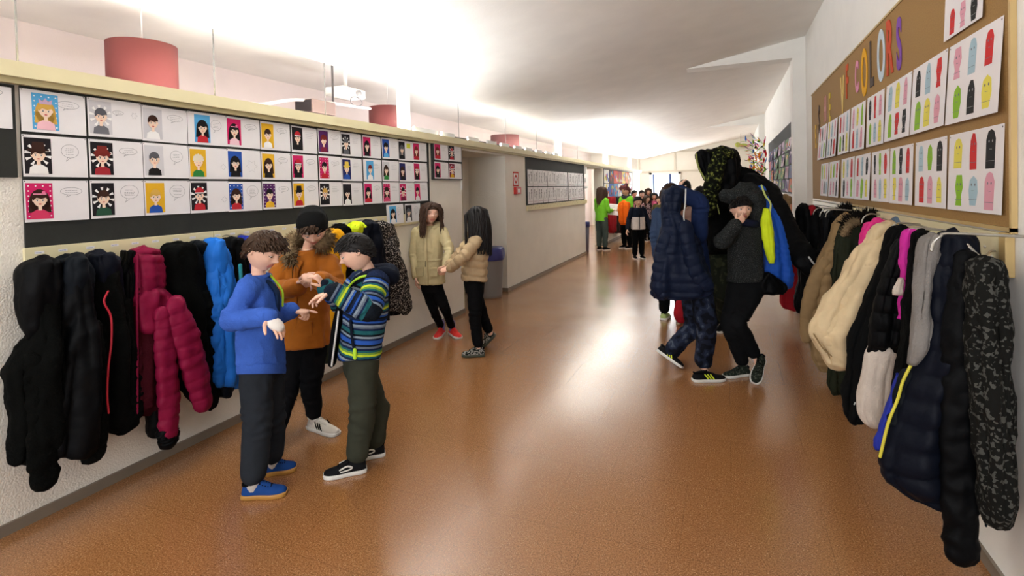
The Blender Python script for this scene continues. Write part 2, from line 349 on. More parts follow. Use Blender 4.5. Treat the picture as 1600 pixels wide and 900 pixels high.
# ================================================================ flat art helpers (layers on a wall plane)
class Sheet:
    """polygons laid on a tilted rectangular sheet: o=top-left corner, eu right, ev down, en outward"""
    def __init__(s, o, eu, ev, w, h, paper, thick=.0008):
        s.o = np.asarray(o, float); s.eu = norm(eu); s.ev = norm(ev); s.en = norm(np.cross(s.ev, s.eu)); s.w = w; s.h = h
        s.V = []; s.F = []; s.mi = []; s.ms = []
        P = [s.P(0, 0, 0), s.P(w, 0, 0), s.P(w, h, 0), s.P(0, h, 0)]; Q = [p-s.en*thick for p in P]
        s.V = P+Q; s.F = [[0, 3, 2, 1], [4, 5, 6, 7], [0, 1, 5, 4], [1, 2, 6, 5], [2, 3, 7, 6], [3, 0, 4, 7]]
        s.m(paper); s.mi = [0]*6
    def P(s, u, v, n): return s.o+s.eu*u+s.ev*v+s.en*n
    def m(s, mt):
        if mt not in s.ms: s.ms.append(mt)
        return s.ms.index(mt)
    def poly(s, pts, mt, layer):
        k = len(s.V); s.V += [s.P(u, v, .0004*layer) for u, v in pts]; s.F.append(list(range(k, k+len(pts)))[::-1]); s.mi.append(s.m(mt))
    def rect(s, u, v, w, h, mt, layer): s.poly([(u, v), (u+w, v), (u+w, v+h), (u, v+h)], mt, layer)
    def ell(s, cu, cv, a, b, mt, layer, n=18, t0=0, t1=2*PI, rot=0):
        pts = []
        k = n if t1-t0 > 6.28 else n+1
        for i in range(k):
            t = t0+(t1-t0)*i/n; x = a*math.cos(t); y = b*math.sin(t)
            pts.append((cu+x*math.cos(rot)-y*math.sin(rot), cv+x*math.sin(rot)+y*math.cos(rot)))
        s.poly(pts, mt, layer)
    def ring(s, cu, cv, a, b, w, mt, layer, n=20, star=0):
        A = []; 
        for i in range(n):
            t = 2*PI*i/n; q = 1-(star*.5 if i % 2 else 0); A.append((math.cos(t)*q, math.sin(t)*q))
        k = len(s.V)
        for x, y in A: s.V.append(s.P(cu+x*a, cv+y*b, .0004*layer))
        for x, y in A: s.V.append(s.P(cu+x*(a-w), cv+y*(b-w), .0004*layer))
        for i in range(n): j = (i+1) % n; s.F.append([k+i, k+n+i, k+n+j, k+j]); s.mi.append(s.m(mt))
    def line(s, u0, v0, u1, v1, w, mt, layer):
        d = norm((u1-u0, v1-v0)); nx, ny = -d[1]*w/2, d[0]*w/2
        s.poly([(u0+nx, v0+ny), (u1+nx, v1+ny), (u1-nx, v1-ny), (u0-nx, v0-ny)], mt, layer)
    def build(s, name, parent=None): return obj(name, s.V, s.F, s.ms, parent, s.mi, smooth=False)
SKINP = pal(244, 214, 190); INK = pal(40, 40, 44); GREYINK = pal(120, 120, 126); WHT = pal(242, 240, 238); REDI = pal(190, 40, 50)
def portrait(s, u, v, w, h, bg, hair, cloth, style, skin=SKINP):
    s.rect(u, v, w, h, bg, 1)
    cx = u+w/2; cy = v+h*.46; fw = w*.25; fh = h*.2
    if 'rays' in style:
        for k in range(10):
            t = 2*PI*k/10+.2; s.poly([(cx+fw*.8*math.cos(t), cy+fh*.8*math.sin(t)), (min(u+w, max(u, cx+w*.5*math.cos(t-.13))), cy+h*.34*math.sin(t-.13)), (min(u+w, max(u, cx+w*.5*math.cos(t+.13))), cy+h*.34*math.sin(t+.13))], WHT, 2)
    if 'dots' in style:
        for a in range(4):
            for b in range(7): s.ell(u+w*(.1+.27*a), v+h*(.08+.14*b), w*.035, w*.035, WHT, 2, 6)
    if 'long' in style:
        s.ell(cx, cy+h*.06, fw*1.55, fh*1.75, hair, 3); s.poly([(cx-fw*1.5, cy), (cx+fw*1.5, cy), (cx+fw*1.7, cy+h*.36), (cx-fw*1.7, cy+h*.36)], hair, 3)
    s.poly([(cx-w*.36, v+h), (cx-w*.32, v+h*.82), (cx-w*.12, v+h*.74), (cx+w*.12, v+h*.74), (cx+w*.32, v+h*.82), (cx+w*.36, v+h)], cloth, 4)
    s.rect(cx-w*.07, cy+fh*.7, w*.14, h*.16, skin, 5)
    s.ell(cx, cy, fw, fh, skin, 6)
    s.ell(cx-fw*.98, cy+fh*.1, fw*.15, fh*.22, skin, 6, 8); s.ell(cx+fw*.98, cy+fh*.1, fw*.15, fh*.22, skin, 6, 8)
    s.ell(cx, cy-fh*.25, fw*1.12, fh*1.0, hair, 7, 14, PI, 2*PI)
    s.poly([(cx-fw*1.12, cy-fh*.27), (cx+fw*.9, cy-fh*.27), (cx+fw*.2, cy-fh*.1), (cx-fw*.5, cy-fh*.28), (cx-fw*1.02, cy+fh*.15)], hair, 7)
    for q in (-1, 1):
        s.ell(cx+q*fw*.42, cy+fh*.12, fw*.2, fh*.13, WHT, 8, 10); s.ell(cx+q*fw*.42, cy+fh*.12, fw*.11, fh*.11, INK, 9, 8)
        s.line(cx+q*fw*.22, cy-fh*.09, cx+q*fw*.65, cy-fh*.07, fh*.05, hair, 9)
    s.ell(cx, cy+fh*.62, fw*.24, fh*.08, REDI, 8, 8); s.line(cx, cy+fh*.15, cx+fw*.05, cy+fh*.4, fw*.05, pal(214, 170, 146), 8)
    if 'hat' in style:
        s.rect(cx-fw*1.6, cy-fh*.72, fw*3.2, fh*.22, hair, 10); s.poly([(cx-fw*1.0, cy-fh*.7), (cx+fw*1.0, cy-fh*.7), (cx+fw*.85, cy-fh*1.75), (cx-fw*.85, cy-fh*1.75)], hair, 10)
    if 'cap' in style:
        s.ell(cx, cy-fh*.5, fw*1.15, fh*.95, REDI, 10, 14, PI, 2*PI); s.rect(cx-fw*1.15, cy-fh*.52, fw*2.3, fh*.2, WHT, 11)
    if 'band' in style:
        s.rect(cx-fw*1.0, cy-fh*.85, fw*2.0, fh*.16, pal(240, 150, 180), 10); s.ell(cx+fw*.6, cy-fh*1.0, fw*.3, fh*.2, pal(240, 120, 160), 11, 8)
    if 'crown' in style:
        s.poly([(cx-fw*.9, cy-fh*.85), (cx-fw*1.05, cy-fh*1.6), (cx-fw*.4, cy-fh*1.2), (cx, cy-fh*1.75), (cx+fw*.4, cy-fh*1.2), (cx+fw*1.05, cy-fh*1.6), (cx+fw*.9, cy-fh*.85)], pal(200, 170, 200), 10)
    if 'curl' in style:
        for k in range(7): s.ell(cx+fw*1.1*math.cos(PI+PI*k/6), cy-fh*.4+fh*.8*math.sin(PI+PI*k/6), fw*.32, fh*.3, hair, 8, 8)
def bubble(s, cu, cv, a, b, kind, rnd):
    if kind == 's': s.ring(cu, cv, a, a, .0018, GREYINK, 1, 12, .9); return
    if kind == 'n': return
    s.ring(cu, cv, a, b, .0016, GREYINK, 1)
    s.line(cu-a*.3, cv+b*.9, cu-a*.5, cv+b*1.5, .0015, GREYINK, 1); s.line(cu-a*.5, cv+b*1.5, cu, cv+b*.97, .0015, GREYINK, 1)
    nl = max(1, int(b/.008))
    for k in range(nl):
        vv = cv-b*.5+b*1.1*(k+.5)/nl; hw = a*.62*rnd.uniform(.7, 1); x = cu-hw
        while x < cu+hw-.004:
            l = rnd.uniform(.004, .011); s.line(x, vv, min(x+l, cu+hw), vv+rnd.uniform(-.0006, .0006), .0014, INK if kind == 'b' else GREYINK, 1); x += l+.0025
PINK = pal(206, 34, 100); YEL = pal(226, 176, 40); BLU = pal(40, 84, 170); LBL = pal(90, 170, 220); BLK = pal(30, 26, 30); PUR = pal(84, 36, 96); MAR = pal(120, 30, 60); NAVP = pal(36, 40, 96); GRN = pal(50, 130, 60)
HB = pal(58, 34, 26); HK = pal(24, 20, 22); HY = pal(214, 170, 80); HR = pal(120, 40, 34); HG = pal(90, 90, 96); LG = pal(206, 204, 208)
BGN = {PINK: 'pink', YEL: 'yellow', BLU: 'blue', LBL: 'light blue', BLK: 'black', PUR: 'purple', MAR: 'maroon', NAVP: 'navy', LG: 'pale grey'}
HN = {HB: 'brown', HK: 'black', HY: 'blond', HR: 'reddish', HG: 'grey'}
rows = [
 [(LBL, HY, pal(240, 190, 200), 'long crown dots', 'o'), (LG, HG, pal(110, 110, 116), 'rays', 'S'), (LG, HB, WHT, '', 'o'), (LBL, HK, REDI, 'long', 'O'), (PINK, HK, pal(240, 200, 210), 'long band', 'o'), (YEL, HB, WHT, '', 'o'), (BLK, HK, HK, 'cap', 'd'), (PUR, HR, MAR, 'curl', 'o'), (BLK, HG, HG, 'rays', 'd'), (PINK, HK, HK, 'long', 'd'), (BLU, HK, LBL, 'curl', 'd'), (BLK, HG, HK, 'long', 'y'), (PINK, HR, REDI, 'long', 'd')],
 [(BLK, HB, WHT, 'rays hat', 'O'), (BLK, HR, pal(160, 40, 50), 'rays hat curl', 'o'), (LG, HG, HK, '', 'O'), (YEL, pal(230, 220, 200), GRN, 'curl', 't'), (BLU, HK, HK, 'long', 's'), (YEL, HB, HK, 'long', 'o'), (PINK, HK, HK, 'long cap', 'o'), (PINK, HK, REDI, 'dots', 'o'), (NAVP, pal(230, 200, 80), BLU, 'hat', 'd'), (LBL, HR, WHT, '', 'd'), (LG, HB, GRN, 'long', 'd'), (NAVP, HB, HK, 'long', 'd'), (PINK, HB, HK, 'long cap', 'd')],
 [(PINK, HB, pal(214, 60, 100), 'long dots band', 'o'), (BLK, HB, pal(40, 80, 60), 'rays', 'b'), (YEL, HY, BLU, '', 'b'), (BLK, HK, REDI, 'rays cap', 't'), (BLU, HB, REDI, 'long dots', 'b'), (PUR, HK, YEL, 'dots', 'o'), (YEL, HK, REDI, 'hat', 'o'), (BLK, HY, HK, 'rays', 'd'), (BLK, HK, WHT, 'long', 'd'), (PINK, HK, REDI, 'long', 'o'), (PINK, HB, pal(220, 80, 120), 'long dots', 'd'), (PINK, HK, MAR, 'rays', 'd'), (PINK, HK, WHT, '', 'd')]]
cols = [1.457, 1.748, 2.033, 2.318, 2.596, 2.885, 3.18, 3.475, 3.76, 4.062, 4.36, 4.646, 4.925]
tops = [2.158, 1.93, 1.705]
ORD = ['first', 'second', 'third', 'fourth', 'fifth', 'sixth', 'seventh', 'eighth', 'ninth', 'tenth', 'eleventh', 'twelfth', 'thirteenth']
# black backing panels
tag(bev(obj('notice_board', *box(XL+.001, XL+.012, 1.458, 5.262, 1.365, 2.17), BLACKP, smooth=False), .003), 'long black card display panel carrying three rows of portraits', 'display panel')
o = root('notice_board', 'black card panel at the left edge of the photo with one white sheet', 'display panel', (XL, 1.2, 1.7))
obj('backing', *box(XL+.001, XL+.016, .6, 1.437, 1.715, 2.165), BLACKP, o, smooth=False)
sh = Sheet((XL+.019, 1.14, 2.15), (0, 1, 0), (0, 0, -1), .283, .2, PAPER); bubble(sh, .2, .03, .05, .016, 'o', random)
tag(sh.build('portrait_sheet'), 'white sheet on its own black card at the left edge of the photo', 'sheet')
tag(bev(obj('notice_board', *box(XL+.001, XL+.03, 5.317, 6.05, 1.745, 2.2), BLACKP, smooth=False), .003), 'small black card panel with four portraits beside the recess opening', 'display panel')
rnd = random.Random(3)
def styl(st):
    w = []
    if 'long' in st: w.append('long')
    return w
def sheet_at(y, z, w, h, spec, label, group, off=.0135):
    bg, hair, cloth, st, bk = spec
    tl = rnd.uniform(.0, .035); rl = rnd.uniform(-.012, .012)
    s = Sheet((XL+off+.001, y, z), (0, 1, rl), (tl, 0, -1), w, h, PAPER)
    portrait(s, w*.025 if bg is not LBL else w*.16, h*.07 if (st.find('cap') < 0) else h*.05, w*.4, h*.86, bg, hair, cloth, st)
    cu = w*.72
    if bk == 'S': bubble(s, w*.55, h*.33, .03, .012, 'o', rnd); bubble(s, w*.86, h*.36, .02, .02, 's', rnd)
    elif bk == 's': bubble(s, cu, h*.55, .05, .05, 's', rnd)
    elif bk == 't': s.ring(w*.88, h*.6, .022, .02, .0014, GREYINK, 1, 4); bubble(s, w*.88, h*.6, .0001, .02, 'n', rnd)
    elif bk == 'd':
        for k in range(4): s.line(w*.55, h*(.2+.07*k), w*(.55+rnd.uniform(.2, .34)), h*(.2+.07*k), .0012, GREYINK, 1)
    elif bk == 'y': s.rect(w*.55, h*.12, w*.26, h*.24, pal(214, 216, 60), 1)
    elif bk == 'O': bubble(s, cu, h*.35, .04, .036, 'o', rnd)
    else: bubble(s, cu, h*.27 if bk == 'o' else h*.32, .05, .02 if bk == 'o' else .04, bk, rnd)
    for uu in (.006, w-.006): s.ell(uu, .006, .0028, .0028, INK, 2, 8)
    return tag(s.build('portrait_sheet'), label, 'portrait sheet', group)
def describe(spec):
    bg, hair, cloth, st, bk = spec
    d = ('long ' if 'long' in st else 'short ')+HN.get(hair, 'pale')+' hair'
    if 'hat' in st: d += ' and hat'
    if 'cap' in st: d += ' and red cap'
    if 'crown' in st: d += ' and crown'
    return '%s on %s' % (d, BGN[bg])
for r in range(3):
    for c in range(13):
        sp = rows[r][c]
        sheet_at(cols[c], tops[r]+rnd.uniform(-.003, .003), .281, .21 if r else .212, sp, 'portrait sheet, %s, %s in %s row' % (describe(sp), ORD[c], ['top', 'middle', 'bottom'][r]), 'portrait sheets on the long black panel')
small = [[(PINK, HR, REDI, 'long', 'd'), (BLK, HK, REDI, 'cap rays', 'd')], [(PINK, HK, HK, 'long', 'd'), (MAR, HK, YEL, 'cap rays', 'd')]]
for r in range(2):
    for c in range(2):
        sp = small[r][c]
        sheet_at(5.345+c*.35, 2.18-r*.223, .33, .2, sp, 'portrait, %s, %s %s on the small panel' % (describe(sp), ['upper', 'lower'][r], ['left', 'right'][c]), 'portrait sheets on the small black panel', .031)
for c, sp in enumerate([(LBL, HK, WHT, 'long', 'O'), (BLK, HG, WHT, 'long', 'O')]):
    sheet_at(4.40+c*.33, 1.475, .3, .2, sp, 'portrait, %s, hanging over the coat rail, %s' % (describe(sp), ['left one', 'right one'][c]), 'sheets hanging below the long panel', .02)
# red push button box and sign beside the small panel
o = obj('wall_card', *box(XL-.0, XL+.01, 6.055, 6.085, 1.62, 1.82), PAPER, smooth=False); tag(o, 'narrow white card with red header on the recess edge', 'card')
# coat rail left
t = root('coat_rail', 'long cream coat rail with name stickers under the portraits', 'coat rail', (XL, 3.1, 1.25))
bev(obj('rail_board', *box(XL+.001, XL+.02, 1.45, 2.47, 1.25, 1.367), CREAM, t, smooth=False), .002)
bev(obj('rail_board', *box(XL+.001, XL+.02, 2.473, 3.66, 1.25, 1.367), CREAM, t, smooth=False), .002)
bev(obj('rail_board', *box(XL+.001, XL+.02, 3.663, 5.15, 1.25, 1.367), CREAM, t, smooth=False), .002)
yy = [1.507, 1.608, 1.734, 1.856, 1.966, 2.083, 2.21, 2.32]+[2.5+.115*k for k in range(22)]
for k, y in enumerate(yy):
    s = Sheet((XL+.0212, y-.018, 1.345), (0, 1, 0), (0, 0, -1), .04, .013, PAPER)
    x = .005
    while x < .032: l = rnd.uniform(.002, .006); s.line(x, .0065, x+l, .0065+rnd.uniform(-.001, .001), .002, BLU, 1); x += l+.0015
    s.build('name_sticker', t)
def hook(y, z, label, parent=None, X=XL+.02, sgn=1):
    h = root('coat_hook', label, 'coat hook', (X, y, z), 'steel wire coat hooks')
    P = [(X+sgn*.004, y-.02, z-.02), (X+sgn*.03, y-.012, z+.005), (X+sgn*.055, y+.0, z+.035), (X+sgn*.06, y+.03, z+.045), (X+sgn*.045, y+.052, z+.03), (X+sgn*.03, y+.05, z+.0)]
    obj('wire', *tube(P, .003, 8, 24), STEEL, h)
    obj('screw', *ball((X+sgn*.004, y+.03, z), (.005, .006, .006), 8), STEEL, h)
for y, w in ((1.875, 'empty steel wire hook between the dark red-zipped coat and the maroon coat'), (2.11, 'empty steel wire hook between the maroon coat and the black fleece'), (2.30, 'steel wire hook above the black fleece'), (1.63, 'steel wire hook above the second black coat')):
    hook(y, 1.255, w)
# ================================================================ second board
t = root('display_board', 'black topped board of pencil figure strips on the far left wall', 'display board', (XL, 10.4, 1.3))
obj('backing', *box(XL+.001, XL+.012, 8.43, 12.42, 1.33, 2.17), BLACKP, t, smooth=False)
t2 = root('coat_rail', 'cream hook rail below the pencil figure board', 'coat rail', (XL, 10.4, 1.2))
obj('rail_board', *box(XL+.001, XL+.03, 8.45, 12.6, 1.235, 1.325), CREAM, t2, smooth=False)
obj('hooks', *join(*[ball((XL+.034, 8.6+.11*k, 1.28+.04*(k % 2)), .008, 6) for k in range(36)]), CREAM2, t2)
def figure(s, cu, cv, h, m, rn):
    a = rn.uniform(-.3, .3)
    s.ell(cu, cv-h*.36, h*.09, h*.11, m, 1, 8)
    s.line(cu, cv-h*.25, cu+a*h*.2, cv+h*.1, h*.09, m, 1)
    for q in (-1, 1):
        s.line(cu, cv-h*.18, cu+q*h*rn.uniform(.1, .2), cv-h*rn.uniform(-.05, .35), h*.045, m, 1)
        s.line(cu+a*h*.2, cv+h*.08, cu+q*h*rn.uniform(.05, .18), cv+h*.46, h*.055, m, 1)
xs = [8.50+.272*k for k in range(9)]+[11.02+.255*k for k in range(5)]
tints = [pal(150, 190, 190), pal(190, 160, 170), pal(120, 110, 120), pal(60, 60, 64)]
for r in range(2):
    for k, y in enumerate(xs):
        s = Sheet((XL+.014, y, 1.955-r*.31), (0, 1, rnd.uniform(-.01, .01)), (rnd.uniform(0, .03), 0, -1), .262 if k < 9 else .245, .295, PAPER)
        for q in range(2): figure(s, s.w*(.3+.4*q), s.h*rnd.uniform(.35, .55), s.h*rnd.uniform(.45, .75), [INK, INK, GREYINK, tints[2]][rnd.randrange(4)], rnd)
        s.rect(s.w*.1, s.h*.85, s.w*.8, .008, tints[rnd.randrange(3)], 1)
        tag(s.build('drawing_sheet'), 'pencil figure drawing, %s from left, %s row, black topped board' % (ORD[k] if k < 13 else 'last', ['upper', 'lower'][r]), 'drawing', 'pencil figure drawings')
# fire alarm sign and call point on pillar
s = Sheet((XL+.003, 7.86, 1.9), (0, 1, 0), (0, 0, -1), .24, .24, pal(206, 60, 40)); s.rect(.025, .025, .19, .19, WHT, 1); s.ell(.12, .12, .07, .07, pal(206, 60, 40), 2); s.ell(.12, .12, .035, .035, WHT, 3)
tag(s.build('fire_alarm_sign'), 'red and white square fire alarm sign on the pillar', 'sign')
t = root('fire_call_point', 'small red fire alarm call point below the sign on the pillar', 'call point', (XL, 7.98, 1.5))
bev(obj('housing', *box(XL, XL+.05, 7.88, 8.1, 1.53, 1.65), mat('alarm_red', C8(190, 30, 24), .4), t, smooth=False), .006)
obj('push_plate', *box(XL+.05, XL+.053, 7.94, 8.04, 1.56, 1.62), WHT, t, smooth=False)
# colourful far display in third bay left
t = root('display_board', 'far wall panel of bright coloured pictures behind the woman in green', 'display board', (XL, 17, 1.3))
obj('backing', *box(XL+.001, XL+.01, 14.6, 19.5, 1.3, 2.15), BLACKP, t, smooth=False)
cc = [pal(90, 150, 190), pal(210, 80, 50), pal(120, 160, 60), pal(60, 90, 170), pal(226, 196, 90), pal(170, 60, 60), pal(230, 228, 220), pal(70, 50, 40), pal(220, 120, 60)]
for r in range(2):
    for k in range(7):
        s = Sheet((XL+.012, 14.65+k*.68, 2.13-r*.41), (0, 1, 0), (0, 0, -1), .64, .39, cc[rnd.randrange(9)])
        for q in range(7):
            s.ell(rnd.uniform(.1, .54), rnd.uniform(.08, .31), rnd.uniform(.03, .1), rnd.uniform(.04, .12), cc[rnd.randrange(9)], q+1, 10, rot=rnd.uniform(0, 3))
        tag(s.build('coloured_picture'), 'bright painted picture, %s in the %s row of the far left display' % (ORD[k], ['upper', 'lower'][r]), 'picture', 'bright pictures on the far display')
# white intercom bits at the corner
o = root('wall_intercom', 'small white wall devices at the corner before the far recess', 'intercom', (XL, 12.45, 1.5))
obj('housing', *join(box(XL, XL+.06, 12.44, 12.5, 1.95, 2.12), box(XL, XL+.05, 12.44, 12.5, 1.75, 1.85), box(XL, XL+.09, 12.42, 12.5, 1.6, 1.66)), POST, o, smooth=False)
# rubbish bin in recess
t = root('waste_bin', 'grey plastic bin with blue bag in the recess behind the girls', 'bin', (XL-.22, 7.25, 0))
bx, by = XL-.1, 7.12
V, F_ = tube([(bx, by, 0), (bx, by, .05), (bx, by, .66), (bx, by, .7)], [.17, .175, .205, .21], 28, cap=False)
obj('bin_body', V, F_, mat('bin_grey', C8(128, 124, 122), .5), t)
V, F_ = tube([(bx, by, .56), (bx, by, .62), (bx, by, .715), (bx, by, .745)], [.214, .225, .218, .2], 40, 12, cap=False, fold=lambda q, a: 1+.03*np.sin(a*9+q*4))
obj('bin_bag', V, F_, mat('blue_bag', C8(52, 56, 120), .35, bump=.5, bscale=60), t)
t = root('waste_bin', 'grey blue bin by the far recess beside the girl in green', 'bin', (-3.1, 13.0, 0))
V, F_ = tube([(-3.45, 13, 0), (-3.45, 13, .72)], [.17, .2], 20, cap=False); obj('bin_body', V, F_, mat('bin_grey2', C8(110, 108, 124), .5), t)
V, F_ = tube([(-3.45, 13, .62), (-3.45, 13, .75)], [.21, .205], 20, cap=False); obj('bin_bag', V, F_, MATS['blue_bag'], t)
# ================================================================ right wall board
t = root('pin_board', 'large cork pin board with coloured finger puppet drawings', 'pin board', (XR, 4.9, 1.42))
bev(obj('cork', *box(XR-.014, XR-.001, 2.47, 7.25, 1.42, 2.66), CORK, t, smooth=False), .002)
obj('board_frame', *join(box(XR-.02, XR-.001, 2.455, 2.47, 1.4, 2.68), box(XR-.02, XR-.001, 2.455, 7.26, 1.405, 1.42), box(XR-.02, XR-.001, 2.455, 7.26, 2.66, 2.675)), WOOD, t, smooth=False)
CLR = {'p': pal(222, 160, 176), 'b': pal(168, 196, 208), 'r': pal(206, 52, 52), 'g': pal(140, 190, 50), 'k': pal(40, 40, 40), 'y': pal(228, 216, 90)}
NM = {'p': 'pink', 'b': 'blue', 'r': 'red', 'g': 'green', 'k': 'black', 'y': 'yellow'}
up_ = [(2.51, 3.02, 'pbr', 'gky'), (3.04, 3.53, 'kbr', 'gyp'), (3.55, 4.05, 'byp', 'grk'), (4.1, 4.55, 'krp', 'gby'), (4.6, 5.08, 'pyg', 'rbp'), (5.13, 5.6, 'rpb', 'gky'), (5.66, 6.15, 'ybp', 'bkr'), (6.2, 6.7, 'rkp', 'pbg')]
lo_ = [(2.51, 3.03, 'yrk', 'gbp'), (3.06, 3.5, 'bgk', 'rpy'), (3.54, 3.98, 'gkr', 'ypb'), (4.0, 4.44, 'kgr', 'pby'), (4.47, 4.95, 'rbk', 'pgy'), (4.98, 5.5, 'ybr', 'kpg'), (5.6, 6.1, 'ygr', 'ppk'), (6.15, 6.6, 'gyp', 'pkb')]
def puppet(s, cu, cv, w, h, col, rn):
    k = rn.randrange(4); m = CLR[col]
    if k == 0: pts = [(-.5, .5), (-.5, -.25), (-.3, -.45), (0, -.5), (.3, -.45), (.5, -.25), (.45, .5)]
    elif k == 1: pts = [(-.35, .5), (-.5, 0), (-.4, -.35), (0, -.5), (.4, -.35), (.5, .05), (.3, .5)]
    elif k == 2: pts = [(-.4, .5), (-.3, .2), (-.5, -.1), (-.35, -.5), (.35, -.5), (.5, -.1), (.3, .2), (.4, .5)]
    else: pts = [(-.45, .5), (-.5, .1), (-.42, -.3), (-.15, -.5), (.2, -.48), (.45, -.2), (.5, .5)]
    s.poly([(cu+w*a, cv+h*b) for a, b in pts], m, 1)
    d = GREYINK if col != 'k' else pal(150, 150, 150)
    s.ell(cu-w*.18, cv-h*.2, w*.07, w*.07, d, 2, 8); s.ell(cu+w*.18, cv-h*.2, w*.07, w*.07, d, 2, 8); s.line(cu-w*.15, cv, cu+w*.15, cv+h*.01, .002, d, 2); s.line(cu-w*.45, cv+h*.3, cu+w*.42, cv+h*.3, .0018, d, 2)
def psheet(y0, y1, z, h, a, b, label, tilt):
    s = Sheet((XR-.016, y1, z), (0, -1, rnd.uniform(-.01, .01)), (-tilt, 0, -1), y1-y0, h, PAPER2)
    for i in range(3):
        if a: puppet(s, s.w*(.2+.3*i), s.h*.26, s.w*rnd.uniform(.12, .17), s.h*rnd.uniform(.38, .46), a[i], rnd)
        if b: puppet(s, s.w*(.24+.28*i), s.h*.74, s.w*rnd.uniform(.13, .18), s.h*rnd.uniform(.36, .45), b[i], rnd)
    s.ell(.012, .012, .004, .004, INK, 2, 8); s.ell(s.w-.012, .012, .004, .004, INK, 2, 8)
    return tag(s.build('puppet_drawing'), label, 'drawing', 'finger puppet drawings on the cork board')
for r, (row, z, h) in enumerate(((up_, 2.215, .36), (lo_, 1.81, .345))):
    for k, (a, b, ca, cb) in enumerate(row):
        psheet(a, b, z, h, ca, cb, 'puppet drawing, %s %s %s on top, %s, %s cork board row' % (NM[ca[0]], NM[ca[1]], NM[ca[2]], 'nearest sheet' if k == 0 else ORD[k]+' from near end', ['upper', 'lower'][r]), rnd.uniform(.02, .07))
psheet(2.66, 3.06, 2.52, .27, '', 'rpk', 'topmost puppet drawing cut by the top of the photo, near end', .04)
# cut-out letters
def letter(ch, y, z, size, col, label, wscale=.5):
    cu = bpy.data.curves.new('letter', 'FONT'); cu.body = ch; cu.size = size*1.4; cu.extrude = .002; cu.offset = size*.035; cu.align_x = 'CENTER'
    o = bpy.data.objects.new('tmp', cu); COL.objects.link(o); dg = bpy.context.evaluated_depsgraph_get()
    me = bpy.data.meshes.new_from_object(o.evaluated_get(dg)); bpy.data.objects.remove(o)
    me.name = 'cut_out_letter'; me.materials.clear(); me.materials.append(col)
    q = bpy.data.objects.new('cut_out_letter', me); COL.objects.link(q)
    q.matrix_world = Matrix(((0, 0, -1, XR-.018), (-wscale, 0, 0, y), (0, 1, 0, z-size*.5), (0, 0, 0, 1)))
    tag(q, label, 'letter', 'cut-out letters on the cork board')
LT_ = [('E', 6.95, 2.15, .26, (226, 180, 60), 'yellow letter E at the far end of the cork board'), ('S', 6.7, 2.31, .32, (90, 66, 44), 'brown letter S after the yellow E'), ('H', 6.3, 2.38, .26, (206, 150, 140), 'faded pink letter H'), ('E', 6.05, 2.36, .28, (216, 186, 70), 'yellow letter E after the faded pink H'),
       ('V', 5.43, 2.39, .32, (230, 200, 120), 'pale yellow letter V in the middle of the heading'), ('F', 5.23, 2.47, .28, (208, 84, 40), 'orange red letter F beside the pale V'), ('C', 4.87, 2.44, .24, (226, 150, 180), 'pink cut-out letter C'), ('O', 4.63, 2.43, .34, (230, 170, 30), 'golden yellow letter O'),
       ('L', 4.42, 2.45, .32, (84, 70, 60), 'dark brown letter L'), ('O', 4.17, 2.45, .33, (200, 214, 224), 'pale blue letter O'), ('R', 3.98, 2.46, .34, (200, 80, 50), 'red orange letter R'), ('S', 3.78, 2.43, .30, (130, 80, 170), 'purple letter S ending the heading')]
for ch, y, z, sz, c, lb in LT_: letter(ch, y, z, sz, pal(*c), lb)
# right coat rail
t = root('coat_rail', 'cream coat rail panel with wooden end strip under the cork board', 'coat rail', (XR, 4.8, 1.24))
bev(obj('rail_board', *box(XR-.02, XR-.001, 2.53, 4.2, 1.24, 1.395), CREAM, t, smooth=False), .002)
bev(obj('rail_board', *box(XR-.02, XR-.001, 4.203, 7.25, 1.24, 1.395), CREAM, t, smooth=False), .002)
bev(obj('end_strip', *box(XR-.03, XR-.001, 2.475, 2.53, 1.235, 1.40), WOOD, t, smooth=False), .003)
for k in range(3): obj('screw', *ball((XR-.022, 2.6+.06*k, 1.3+.03*(k % 2)), .006, 8), STEEL, t)
# second bay display on the right wall
t = root('display_board', 'black board crowded with colourful paper work beyond the first pillar', 'display board', (XR, 11.5, 1.45))
obj('backing', *box(XR-.012, XR-.001, 9.2, 14.4, 1.44, 2.6), BLACKP, t, smooth=False)
cc2 = [pal(176, 96, 110), pal(110, 120, 150), pal(200, 110, 70), pal(120, 150, 110), pal(190, 170, 190), pal(90, 70, 110), pal(210, 190, 120), pal(230, 220, 226)]
for r in range(4):
    for k in range(8):
        s = Sheet((XR-.015, 9.75+.62*k, 2.36-.225*r), (0, -1, rnd.uniform(-.05, .05)), (-rnd.uniform(.0, .2), 0, -1), .5, .21, cc2[rnd.randrange(8)])
        for q in range(5): s.poly([(rnd.uniform(0, .5), rnd.uniform(0, .2)) for _ in range(3)], cc2[rnd.randrange(8)], q+1)
        tag(s.build('paper_collage'), 'colourful paper collage, row %s, %s from near end, past the pillar' % (['one', 'two', 'three', 'four'][r], ORD[k]), 'collage', 'paper collages beyond the pillar')
BR = [pal(230, 60, 120), pal(240, 140, 30), pal(120, 190, 40), pal(240, 214, 50), pal(220, 40, 40), pal(60, 110, 190), pal(140, 50, 140), pal(30, 30, 30)]
P_ = []; MI = []
for k in range(170):
    z = rnd.uniform(1.5, 2.62); y = rnd.uniform(12.2, 13.9); X = XR-.2-rnd.random()**1.5*.3*(1 if z < 2.5 else 1.3)
    d = norm((rnd.uniform(-1, .3), rnd.uniform(-1, 1), rnd.uniform(-.6, 1))); 
    v, f = tube([(X, y, z), np.array((X, y, z))+d*.07, np.array((X, y, z))+d*.16], [.006, .022, .004], 6, flat=.3); P_.append((v, f)); MI += [rnd.randrange(8)]*len(f)
V, F_ = join(*P_)
